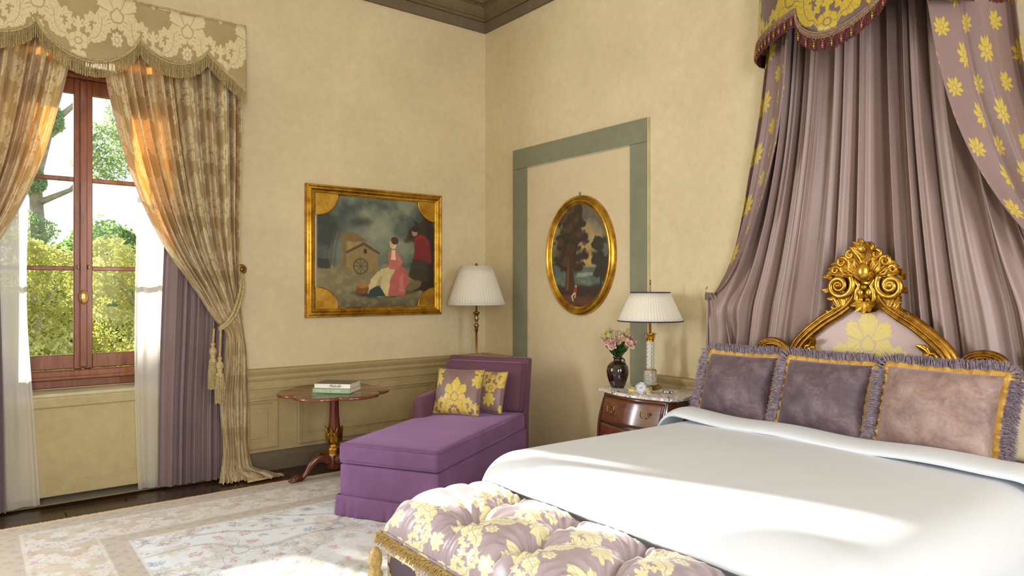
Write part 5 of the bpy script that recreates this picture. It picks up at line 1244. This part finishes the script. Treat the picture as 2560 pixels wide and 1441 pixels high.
# turned down roll at the pillow end
S, T = np.meshgrid(np.linspace(-1, 1, 160), np.linspace(0, 1, 26)); hw = (BY0-BY1)/2
yl = S*(hw+.03); yc_ = (BY0+BY1)/2; side = np.maximum(np.abs(yl)-(hw-.13), 0)
drop = np.where(side > 0, .16*(1-np.sqrt(np.maximum(0, 1-(np.minimum(side, .16)/.16)**2))), 0)
ang = -pi*.08 + T*pi*1.16; Wd = .115; H = .036
Xr = -.70 + Wd*np.cos(ang) - .05*np.cos(pi*S*.5); Zr = .722 + H*np.sin(ang)**.9*np.sign(np.sin(ang)) if False else .735 + H*np.sin(ang) - drop + .006*np.sin(S*9)
b = MB(); b.grid(Xr, yc_+yl, Zr, S, T); b.build('turned_down_edge', MT['linen_white'], bs, world=True)
# ------------------------------------------------------------------ headboard
HC = -3.925
hb_ = MB().box((-.105, HC, .60), (.05, 1.72, .96), b=.01).build('headboard', MT['gold_damask'], bed, world=True, smooth=False)
half = [(.86, .30), (.86, 1.00), (.80, 1.08), (.62, 1.10), (.46, 1.13), (.40, 1.165), (.33, 1.235), (.245, 1.305), (.15, 1.365), (.075, 1.42), (.03, 1.47), (0, 1.48)]
def pl(pts, n=60): t = np.linspace(0, len(pts)-1, n); return np.stack([smoothpts(t, [(i, p[k]) for i, p in enumerate(pts)]) for k in range(2)], 1)
outl = [(HC-a, z) for a, z in half] + [(HC+a, z) for a, z in half[::-1][1:]]
# padded panel
U, V = np.meshgrid(np.linspace(-1, 1, 60), np.linspace(0, 1, 40)); topz = np.interp(np.abs(U)*.84, [0, .03, .075, .15, .245, .33, .40, .46, .62, .84], [1.46, 1.45, 1.40, 1.345, 1.285, 1.215, 1.145, 1.11, 1.08, 1.02])
b = MB(); Zp = .35+(topz-.35)*V; b.grid(-.135-.012*np.sqrt(np.clip((1-U**2)*(1-V**2), 0, 1)), HC-U*.84, Zp, U*.84, Zp); b.build('upholstered_panel', MT['head_damask'], hb_)
def strip(pts, w, nm, parent=hb_, nrib=3, mat='golddark', x0=-.150, taper=None, n=60):
    """reeded moulding: parallel rounded ribs following a path in the y-z plane"""
    P = pl(pts, n); T_ = np.gradient(P, axis=0); T_ /= np.linalg.norm(T_, axis=1)[:, None]; N = np.stack([-T_[:, 1], T_[:, 0]], 1); tp = np.ones(n) if taper is None else np.interp(np.linspace(0, 1, n), *zip(*taper))
    m = nrib*8+1; s = np.linspace(-1, 1, m); prof = .010*np.abs(np.sin(pi*(s+1)/2*nrib))**.6 + .020*np.sqrt(1-np.clip(np.abs(s), 0, .999)**2)
    b = MB(); W = (w/2)*tp[:, None]*s[None, :]
    b.grid(x0-prof[None, :]*(.5+.5*tp[:, None]), P[:, 0:1]+N[:, 0:1]*W, P[:, 1:2]+N[:, 1:2]*W); return b.build(nm, MT[mat], parent)
def leafb(b, y, z, ang, L, W, x0=-.165, curl=0.0, lift=.03, lobes=4, up=.5):
    """carved acanthus leaf: fan with ridges, tip curling forward"""
    S, T = np.meshgrid(np.linspace(-1, 1, 13), np.linspace(0, 1, 20)); a = ang + curl*T**1.3; da = T[1, 0]-T[0, 0]
    cy = y + np.cumsum(np.cos(a)*L*da, 0); cz = z + np.cumsum(np.sin(a)*L*da, 0); w = W*np.sin(pi*np.clip(T*.88+.10, 0, 1))**.7*(1+.22*np.abs(np.sin(lobes*pi*T)))
    ridge = .010*np.abs(np.cos(S*pi*1.5))*(1-.5*T) + .016*(1-S**2); x = x0 - ridge*(W/.03)**.5 - lift*T**2
    b.grid(x, cy - np.sin(a)*S*w, cz + np.cos(a)*S*w); return b
for sg in (-1, 1):
    f = lambda pts: [(HC-sg*a, z) for a, z in pts]
    strip(f([(.425, 1.085), (.415, 1.135), (.385, 1.185), (.325, 1.245), (.245, 1.310), (.165, 1.360), (.105, 1.405), (.072, 1.455), (.070, 1.500), (.085, 1.530)]), .078, 'frame_moulding', taper=((0, .8), (.1, 1.1), (.5, 1.0), (.8, .8), (1, .5)))
    strip(f([(.87, .35), (.87, .70), (.865, .98), (.82, 1.06), (.74, 1.085)]), .06, 'side_moulding', nrib=2)
    # shoulder arch beside the long moulding
    strip(f([(.47, 1.10), (.50, 1.150), (.565, 1.172), (.63, 1.155), (.67, 1.10)]), .05, 'shoulder_scroll', nrib=3)
    # big volute
    b = MB(); th = np.linspace(0, 2*pi*2.25, 90); rr = .080*np.exp(-th*.13); cy, cz = HC-sg*.140, 1.513
    b.tube(np.stack([-.180-.022*(th/th[-1]), cy + sg*rr*np.cos(th+2.4)*-1, cz + rr*np.sin(th+2.4)], 1), np.interp(th, [0, th[-1]], [.019, .007]), 10)
    b.sphere((-.205, cy, cz), .015, 12); b.build('volute', MT['gold'], hb_)
    b = MB()
    # leaves springing outward and up from the volute, and hanging under it
    D = lambda deg: math.radians(deg) if sg < 0 else math.radians(180-deg)
    for (a, z, deg, L, W, cu_) in ((.02, 1.56, 82, .15, .026, -.8), (.03, 1.56, 68, .155, .028, -.9), (.045, 1.56, 52, .15, .028, -.9), (.06, 1.565, 38, .135, .026, -.8), (.08, 1.565, 26, .11, .024, -.7),
                                   (.025, 1.585, 92, .10, .018, -1.6), (.055, 1.59, 70, .085, .018, -1.5), (.085, 1.59, 50, .075, .016, -1.5), (.16, 1.585, 10, .05, .018, -1.2), (.185, 1.545, 60, .045, .016, -1.4), (.190, 1.50, -50, .045, .016, 1.4), (.17, 1.46, -70, .04, .014, 1.4)):
        leafb(b, HC-sg*a, z, D(deg), L, W, curl=cu_*(1 if sg < 0 else -1))
    b.build('acanthus_spray', MT['gold'], hb_)
    for (p0, p1, ce, R0) in (((.018, 1.56), (.055, 1.63), (.072, 1.685), .030), ((.03, 1.56), (.085, 1.60), (.118, 1.645), .032), ((.05, 1.57), (.11, 1.575), (.155, 1.600), .024), ((.01, 1.60), (.02, 1.67), (.035, 1.725), .022)):
        th = np.linspace(0, 2*pi*1.15, 26); rr = R0*np.exp(-th*.12); a0 = math.pi*1.0
        sp_ = [(ce[0] + r_*math.cos(a0 - t_), ce[1] + r_*math.sin(a0 - t_)) for t_, r_ in zip(th, rr)]
        P_ = [p0, p1] + sp_; b = MB(); b.tube([(-.188-.02*(i/len(P_)), HC-sg*p[0], p[1]) for i, p in enumerate(P_)], np.interp(np.arange(len(P_)), [0, 3, len(P_)-1], [.008, .0125, .006]), 8); b.build('curling_scroll', MT['gold'], hb_)
    b = MB()
    for (a, z, deg, L, W, cu_) in ((.120, 1.395, 75, .075, .020, -.5), (.145, 1.385, 52, .07, .018, .5), (.105, 1.43, 85, .06, .018, -.9), (.165, 1.37, 20, .035, .012, 1.0), (.20, 1.345, 30, .035, .012, 1.0)): leafb(b, HC-sg*a, z, D(deg), L, W, x0=-.160, curl=cu_*(1 if sg < 0 else -1), lift=.015)
    b.build('side_leaf', MT['gold'], hb_)
    b = MB(); th = np.linspace(0, 2*pi*1.3, 40); rr = .032*np.exp(-th*.16); b.tube(np.stack([-.165+0*th, HC-sg*(.335 - rr*np.cos(th)), 1.135 + rr*np.sin(th)], 1), np.interp(th, [0, th[-1]], [.013, .006]), 8)
    b.sphere((-.17, HC-sg*.305, 1.150), .018, 10); leafb(b, HC-sg*.325, 1.155, D(125), .07, .018, curl=.6*(1 if sg < 0 else -1)); b.build('lower_scroll', MT['gold'], hb_)
    b = MB(); b.tube([(-.175, HC-sg*a, z) for a, z in ((.025, 1.40), (.050, 1.44), (.048, 1.48), (.030, 1.51), (.055, 1.545), (.095, 1.575))], [.010, .015, .014, .014, .014, .008], 8); b.build('inner_scroll', MT['gold'], hb_)
b = MB()
for deg, L, W in ((90, .10, .030), (70, .09, .026), (110, .09, .026), (48, .075, .024), (132, .075, .024)): leafb(b, HC, 1.665, math.radians(deg), L, W, x0=-.185, lift=.05, lobes=2)
b.sphere((-.205, HC, 1.715), .026, 14, (.8, 1.2, 1)); 
for s_ in (-1, 1): b.sphere((-.20, HC+s_*.036, 1.715), .020, 12, (.8, 1, 1.3))
b.build('crest_shell', MT['gold'], hb_)
b = MB(); b.sphere((-.200, HC, 1.590), .042, 18, (.7, .85, 1.2)); b.build('crest_boss', MT['gold'], hb_)
b = MB()
b.prism([(HC+x_, z_) for x_, z_ in ((-.10, 1.40), (-.05, 1.37), (0, 1.36), (.05, 1.37), (.10, 1.40), (.075, 1.46), (.13, 1.53), (.12, 1.60), (.07, 1.67), (0, 1.70), (-.07, 1.67), (-.12, 1.60), (-.13, 1.53), (-.075, 1.46))], -.175, -.12, 'yz')
for deg in (200, 235, 270, 305, 340): leafb(b, HC, 1.425, math.radians(deg), .065, .018, x0=-.175, lift=.025, lobes=2)
for s_ in (-1, 1): b.sphere((-.185, HC+s_*.022, 1.475), .017, 12, (.7, 1, 1.3)); b.sphere((-.185, HC+s_*.018, 1.435), .014, 10); b.sphere((-.19, HC, 1.505), .020, 12)
for s_ in (-1, 1): leafb(b, HC+s_*.01, 1.54, math.radians(90-s_*-55), .08, .020, x0=-.18, lift=.02); leafb(b, HC, 1.62, math.radians(90+s_*25), .10, .024, x0=-.185, lift=.04)
b.build('crest_mask', MT['gold'], hb_)
hb_.location.x = -.075
# ------------------------------------------------------------------ big fringed pillows
def fringed(label, yc, xb, w_, h_, mat, rz, seed, lean=-18):
    root = thing('fringed_pillow', label, 'pillow', (xb, yc, .705), 0, 'large velvet fringed pillows on the bed'); root.rotation_euler = (math.radians(lean), 0, -pi/2 + rz)
    n = 46; U, V = np.meshgrid(np.linspace(-1, 1, n), np.linspace(-1, 1, n)); pin = lambda q: 1-.045*(1-q**2)
    X = w_/2*U*pin(V); Z = h_/2*V*pin(U)+h_/2; dm = (np.clip(1-U**2, 0, 1)**.40)*(np.clip(1-V**2, 0, 1)**.40)
    Y = .135*dm*(1+.06*np.sin(U*6+seed)*np.sin(V*5+seed)) + .012
    b = MB(); b.grid(X, -Y, Z, X, Z); b.grid(X[:, ::-1], Y[:, ::-1]-.0, Z[:, ::-1], X[:, ::-1], Z[:, ::-1]); b.build('velvet_cover', MT[mat], root)
    # gold ruched flange band round the edge, then long mauve brush fringe
    m = 260; t = np.linspace(0, 4, m, endpoint=False); k = t.astype(int); fr_ = t-k
    ex = np.where(k == 0, -1+2*fr_, np.where(k == 1, 1, np.where(k == 2, 1-2*fr_, -1))); ez = np.where(k == 0, -1, np.where(k == 1, -1+2*fr_, np.where(k == 2, 1, 1-2*fr_)))
    P = np.stack([w_/2*ex*(1-.045*(1-ez**2)), h_/2*ez*(1-.045*(1-ex**2))+h_/2], 1); T_ = np.roll(P, -3, 0)-np.roll(P, 3, 0); T_ /= np.linalg.norm(T_, axis=1)[:, None]; N = np.stack([T_[:, 1], -T_[:, 0]], 1)
    Sg = np.linspace(0, 1, 7)[:, None]; ru = 1+.28*np.sin(t*48+seed)+.15*np.sin(t*87); bulge = .022*np.sin(pi*Sg)*ru[None, :]
    off = (-.016+.064*Sg)
    b = MB(); b.grid(P[None, :, 0]+N[None, :, 0]*off, -.016+.026*Sg-bulge*.75, P[None, :, 1]+N[None, :, 1]*off, cu=True); b.grid((P[None, :, 0]+N[None, :, 0]*off)[::-1], .030+bulge*.4, (P[None, :, 1]+N[None, :, 1]*off)[::-1], cu=True); b.build('gold_flange', MT['gold_satin'], root)
    b = MB(); b.tube([(P[i, 0]-N[i, 0]*.014, -.020-.004*(i % 2), P[i, 1]-N[i, 1]*.014) for i in range(m)], .0045, 5, closed=True); b.build('cord', MT['gold_satin'], root)
    b = MB(); rg = random.Random(seed); tot = 3600
    for i in range(tot):
        q = (i+rg.random())/tot*m; j = int(q) % m; j2 = (j+1) % m; f_ = q-int(q); p = P[j]*(1-f_)+P[j2]*f_; nn = N[j]; tt = T_[j]
        L = .058+rg.uniform(-.012, .010); sw = rg.uniform(-.016, .016); yo = rg.uniform(-.022, .018); dp_ = rg.uniform(-.02, .02)
        x0_, z0_ = p[0]+nn[0]*.022, p[1]+nn[1]*.022
        pts = [(x0_, yo*.6-.006, z0_), (x0_+nn[0]*L*.6+tt[0]*sw*.4, yo-.016, z0_+nn[1]*L*.6+tt[1]*sw*.4), (x0_+nn[0]*L*.95+tt[0]*sw, yo+dp_-.012, z0_+nn[1]*L*.95+tt[1]*sw-.012)]
        b.tube(pts, [.0019, .0018, .0009], 3, cap=False)
    stuff(b.build('brush_fringe', MT['fringe_mauve'], root)); return root
fringed('dark mauve velvet pillow with gold band and fringe, nearest the window', -3.265, -.515, .45, .40, 'velvet_dark', math.radians(3), 3, -20)
fringed('dark mauve velvet fringed pillow in the middle of the three', -3.805, -.525, .47, .405, 'velvet_dark', math.radians(0), 8, -20)
fringed('paler mauve velvet fringed pillow, the right one of the three', -4.375, -.55, .52, .415, 'velvet_light', math.radians(-3), 14, -20)
for k, (y, x, lab) in enumerate(((-3.35, -.36, 'cream sleeping pillow behind the fringed pillows nearest the window'), (-4.66, -.38, 'cream sleeping pillow standing at the right behind the palest fringed pillow'))):
    c = cushion('sleeping_pillow', lab, .66, .40, .16, 'pillowcase', (x, y, .70), (math.radians(-16), 0, -pi/2), None, 'pillow')
# ================================================================== tufted bench at the foot
BXc, BXh = -2.478, .287; BYa, BYb = -3.08, -4.78; BZ = .600
bn = thing('upholstered_bench', 'tufted gold and mauve damask bench with cord trim at the foot of the bed', 'bench', (BXc, (BYa+BYb)/2, .012))
nu, nv = 150, 330; U, V = np.meshgrid(np.linspace(-1, 1, nu), np.linspace(-1, 1, nv)); hx, hy = BXh, (BYa-BYb)/2; yc_ = (BYa+BYb)/2
def sup(u, k): return np.sign(u)*(1-(1-np.abs(u))**k)
Xu, Yu = U, V; X = BXc+hx*Xu; Y = yc_+hy*Yu
dxe = hx*(1-np.abs(Xu)); dye = hy*(1-np.abs(Yu)); r = .085
def edge_h(d): d = np.clip(d/r, 0, 1); return np.sqrt(np.clip(1-(1-d)**2, 0, 1))
E_ = np.minimum(edge_h(dxe), 1)*np.minimum(edge_h(dye), 1)
# buttons: two rows, staggered
but = []
for i in range(7):
    y = BYa-.335-.355*i
    if y > BYb+.12: but.append((BXc+.135, y))
    y = BYa-.42-.355*i
    if y > BYb+.12: but.append((BXc-.100, y))
dep = np.zeros_like(X); 
for (bx0, by0) in but: d = np.hypot((X-bx0), (Y-by0)); dep += .10*np.exp(-(d/.055)**1.25)
def seg_d(p, q):
    ax, ay = X-p[0], Y-p[1]; bx1, by1 = q[0]-p[0], q[1]-p[1]; t = np.clip((ax*bx1+ay*by1)/(bx1**2+by1**2), 0, 1); return np.hypot(ax-bx1*t, ay-by1*t)
cre = []
A_ = [p for p in but if p[0] > BXc]; B_ = [p for p in but if p[0] < BXc]
for p in A_:
    for q in B_:
        if abs(p[1]-q[1]) < .30: cre.append((p, q, .032))
    cre.append((p, (BXc+hx, p[1]+.05), .020))
for p in B_: cre.append((p, (BXc-hx, p[1]+.03), .018)); cre.append((p, (BXc-hx, p[1]-.07), .012))
cre.append((B_[0], (BXc-.20, BYa), .018)); cre.append((A_[0], (BXc+.10, BYa), .018)); cre.append((B_[0], (BXc, BYa), .010))
for p, q, a in cre: dep += a*np.exp(-(seg_d(p, q)/.020)**1.1)
wr = -.011*np.abs(np.sin((X*.9+Y*1.5)*34+2.2*np.sin(Y*9)))**.6*np.exp(-((Xu+.78)/.24)**2) - .006*np.abs(np.sin((X*1.4-Y*1.6)*36+2*np.sin(Y*7)))**.6*np.exp(-((Xu-.85)/.18)**2)
for (bx0, by0) in B_+A_:
    d = np.hypot(X-bx0, Y-by0); an = np.arctan2(Y-by0, X-bx0); wr = wr + .006*np.sin(an*13+by0*9)*np.exp(-((d-.075)/.05)**2)
Z = BZ-.135 + (.135+.03*(1-Xu**2))*E_ - dep*E_ + wr*E_
X = BXc+hx*Xu*(1-.02*(1-E_)) - wr*1.3*sstep(-Xu, .55, .9)*(np.abs(Yu) < .985); Zs_ = BZ-.135+(.135+.03*(1-Xu**2))*E_; su = np.concatenate([np.zeros((nv, 1)), np.cumsum(np.hypot(np.diff(X, axis=1), np.diff(Zs_, axis=1)), 1)], 1); sv = np.concatenate([np.zeros((1, nu)), np.cumsum(np.hypot(np.diff(Y, axis=0), np.diff(Zs_, axis=0)), 0)], 0)
su = su-su[:, nu//2:nu//2+1]; sv = sv-sv[nv//2:nv//2+1]
b = MB(); b.grid(X, Y, Z, su+.1, sv); cush = b.build('tufted_cushion', MT['bench_damask'], bn, world=True)
b = MB(); prm = []
for (a0, a1) in (((-1, 1), (1, 1)), ((1, 1), (1, -1)), ((1, -1), (-1, -1)), ((-1, -1), (-1, 1))): 
    for i in range(20): f_ = i/20; prm.append((BXc+(hx-.004)*(a0[0]+(a1[0]-a0[0])*f_), yc_+(hy-.004)*(a0[1]+(a1[1]-a0[1])*f_)))
b = MB(); S, Zt = np.meshgrid(np.arange(len(prm)), np.array([BZ-.130, BZ-.18, BZ-.215])); P = np.array(prm); b.grid(BXc+(P[S.astype(int) % 80, 0]-BXc)*(1+0*S), P[S.astype(int) % 80, 1], Zt, S*.08, Zt, cu=True); b.build('cushion_side', MT['bench_damask'], bn, world=True)
for nm, zc_ in (('moss_fringe', BZ-.150), ('moss_fringe', BZ-.46)):
    b = MB(); L = 0
    edge = [(BXc+hx+.004, BYa+.002), (BXc-hx-.004, BYa+.002), (BXc-hx-.004, BYb)]
    for (p, q) in zip(edge[:-1], edge[1:]):
        d = math.dist(p, q); n_ = int(d/.0042); tx_, ty_ = (q[0]-p[0])/d, (q[1]-p[1])/d; nx_, ny_ = ty_, -tx_
        if (nx_*(p[0]-BXc)+ny_*(p[1]-yc_)) < 0 and True: nx_, ny_ = -nx_, -ny_
        for i in range(n_):
            for lv in range(3):
                f_ = (i+rng.random())/n_; x, y = p[0]+(q[0]-p[0])*f_, p[1]+(q[1]-p[1])*f_; o_ = .018+rng.random()*.012; dz = (lv-1)*.013+rng.uniform(-.006, .006)
                b.tube([(x, y, zc_+dz*.6), (x+nx_*o_*.7+tx_*rng.uniform(-.004, .004), y+ny_*o_*.7, zc_+dz), (x+nx_*o_, y+ny_*o_, zc_+dz*1.3-.008)], [.003, .0032, .002], 3, cap=False)
    stuff(b.build(nm, MT['cord_gold'], bn, world=True))
b = MB(); softbox(b, BXc-hx+.012, BXc+hx-.012, BYb+.01, BYa-.012, .10, BZ-.205, .018, 0, 8); o = b.build('base', MT['bench_side'], bn, world=True)
for sx_ in (-1, 1):
    for yy in (BYa-.06, BYb+.06): b = MB(); b.lathe([(.001, .012), (.022, .012), (.030, .03), (.022, .05), (.034, .075), (.036, .105), (.001, .105)], (BXc+sx_*(hx-.06), yy, 0), 16); b.build('foot', MT['mahogany'], bn, world=True)
for i_, (bx0, by0) in enumerate(but):
    b = MB(); b.sphere((bx0, by0, BZ-.052), .011, 10, (1, 1, .6)); b.build('button', MT['bench_damask'], bn, world=True)
tassel(BXc-hx-.020, BYa+.020, BZ-.150, .95, bn, 'cord_gold', drop=.03, simple=True)
# ================================================================== garden behind the window
grd = struct(MB().box((0, 32, -4.6), (90, 58, .2)).build('ground', MT['lawn'], smooth=False))
def foliage(b, c, rad, n, size, seed, squash=(1, 1, 1)):
    n = int(n*3.2); size = size*.56; r = np.random.RandomState(seed); d = r.normal(size=(n, 3)); d /= np.linalg.norm(d, axis=1)[:, None]
    nb = 9; bc_ = r.normal(size=(nb, 3)); bc_ /= np.linalg.norm(bc_, axis=1)[:, None]; dist = np.exp(-((1-(d@bc_.T).max(1))/.12)); rr = rad*(.62+.38*dist)*(.55+.45*r.rand(n)**.35)
    P = np.array(c) + d*rr[:, None]*np.array(squash); a = r.normal(size=(n, 3)); a /= np.linalg.norm(a, axis=1)[:, None]; e = np.cross(a, r.normal(size=(n, 3))); e /= np.linalg.norm(e, axis=1)[:, None]; s = size*(.6+.8*r.rand(n))[:, None]
    V = np.stack([P-a*s, P+e*s*.5, P+a*s, P-e*s*.5], 1).reshape(-1, 3); b.add(V, [(4*i, 4*i+1, 4*i+2, 4*i+3) for i in range(n)], V[:, :2])
def tree(label, x, y, z0, h, crowns, mat, seed, n=2600, size=.10, trunk=.16, group='garden trees'):
    root = thing('tree', label, 'tree', (x, y, -4.5), 0, None); rg = random.Random(seed)
    b = MB(); tp = (x+rg.uniform(-.3, .3), y, z0+h*.8); b.tube([(x, y, -4.5), (x+.1, y, (z0-4.5)/2+.4), tp], [trunk*1.3, trunk, trunk*.45], 8)
    for (cx, cy, cz, r) in crowns: b.tube([(x+.05, y, cz-r*.9 if cz-r > -4.4 else -4.3), (cx*.5+x*.5, (cy+y)/2, cz-r*.3), (cx, cy, cz)], [trunk*.5, trunk*.32, trunk*.12], 5)
    b.build('trunk', MT['bark'], root, world=True)
    b = MB()
    for k, (cx, cy, cz, r) in enumerate(crowns): foliage(b, (cx, cy, cz), r, int(n*r*r/1.6), size, seed*13+k)
    stuff(b.build('crown', MT[mat], root, world=True)); return root
tree('yellow-green sunlit bushy tree seen through the left window panes', -3.3, 8.6, -4, 5.0, [(-3.4, 8.6, .2, 1.1), (-2.9, 8.9, 1.5, .9), (-3.6, 8.8, 1.9, .75), (-2.8, 8.4, -.6, 1.2), (-3.9, 8.9, -1.0, 1.2)], 'leaf_yellow', 3, 2600, .075)
tree('yellow-green leafy tree seen through the right window panes', -1.6, 9.6, -4, 5.2, [(-1.9, 9.6, .4, 1.0), (-1.3, 9.8, 1.6, .9), (-2.1, 10.0, 1.9, .8), (-1.5, 9.6, -.8, 1.2), (-.6, 9.9, .6, 1.1)], 'leaf_yellow', 5, 2600, .075)
tree('dark green tree at the left behind the yellow-green bush', -4.4, 12.5, -4, 8, [(-4.4, 12.5, 2.0, 1.2), (-4.2, 12.6, .9, 1.5), (-5.4, 12.6, 1.8, 1.4), (-4.5, 12.4, -.8, 1.6)], 'leaf_dark', 7, 1100, .10)
tree('dark green tree at the right behind the leafy bushes', -1.2, 14.0, -4, 8, [(-1.3, 14, 2.2, 1.3), (-2.0, 14, 1.0, 1.4), (.2, 14.2, 2.2, 1.5), (-1.0, 14, -.4, 1.6), (-2.9, 13.8, 0.0, 1.3)], 'leaf_dark', 9, 1300, .10)
tree('broad leafy tree added out of view at the left to shade the rug', -7.3, 10.5, -4, 7, [(-7.3, 10.5, 3.7, 1.9), (-6.2, 10.6, 2.6, 1.6), (-8.4, 10.4, 2.8, 1.7), (-7.2, 10.5, .8, 2.2), (-5.9, 10.8, 4.1, 1.1), (-6.6, 10.4, 5.0, .9)], 'leaf_dark', 15, 1500, .12)  # unseen tree added to keep low sun off the rug
# tall pollarded tree with sparse pale leaves
root = thing('tree', 'tall pollarded tree with thick bare limbs and sparse pale leaves', 'tree', (-2.75, 15.0, -4.5)); b = MB()
b.tube([(-2.6, 15, -4.5), (-2.75, 15, 2.0), (-2.85, 15.1, 4.2), (-2.55, 15, 5.6), (-2.9, 15.1, 7.2), (-2.8, 15, 9)], [.24, .18, .14, .12, .09, .05], 10)
for pts in ([(-2.85, 15.1, 4.2), (-3.5, 15, 4.9), (-4.1, 15, 5.0)], [(-2.6, 15, 5.5), (-2.0, 15, 6.2), (-1.7, 15, 7.6)], [(-2.9, 15, 6.6), (-3.3, 15, 7.3), (-3.4, 15, 8.4)], [(-2.8, 15, 3.6), (-2.1, 15.1, 4.0), (-1.4, 15, 4.9)]): b.tube(pts, [.085, .06, .03], 7)
b.build('trunk', MT['bark'], root, world=True); b = MB()
for k, (x, z, r, n) in enumerate(((-2.8, 7.4, .8, 1500), (-2.6, 5.7, .55, 900), (-3.8, 5.0, .45, 500), (-1.8, 7.2, .8, 1100), (-1.4, 5.0, .9, 1300), (-3.3, 8.2, .6, 900), (-2.8, 8.9, .8, 1200), (-2.85, 4.1, .4, 500), (-3.0, 2.9, .7, 700), (-.7, 6.0, .8, 700))): foliage(b, (x, 15, z), r, n, .075, 300+k)
stuff(b.build('crown', MT['leaf_pale'], root, world=True))
for k, (x, y, z, r, lab) in enumerate(((-7.5, 20, 1.2, 3.4, 'distant rounded tree at the left edge of the garden'), (-.5, 24, 1.8, 3.6, 'distant rounded tree in the middle of the garden'), (5.5, 22, 2.0, 3.8, 'distant rounded tree at the right of the garden'), (-4.0, 26, .6, 3.2, 'distant low tree behind the pollarded tree'))):
    tree(lab, x, y, -4, 6, [(x, y, z, r*.72), (x+1.6, y+.4, z-.9, r*.6), (x-1.6, y, z-.8, r*.6), (x, y, z-2.6, r*.8)], 'leaf_dark', 40+k, 330, .17, .3)
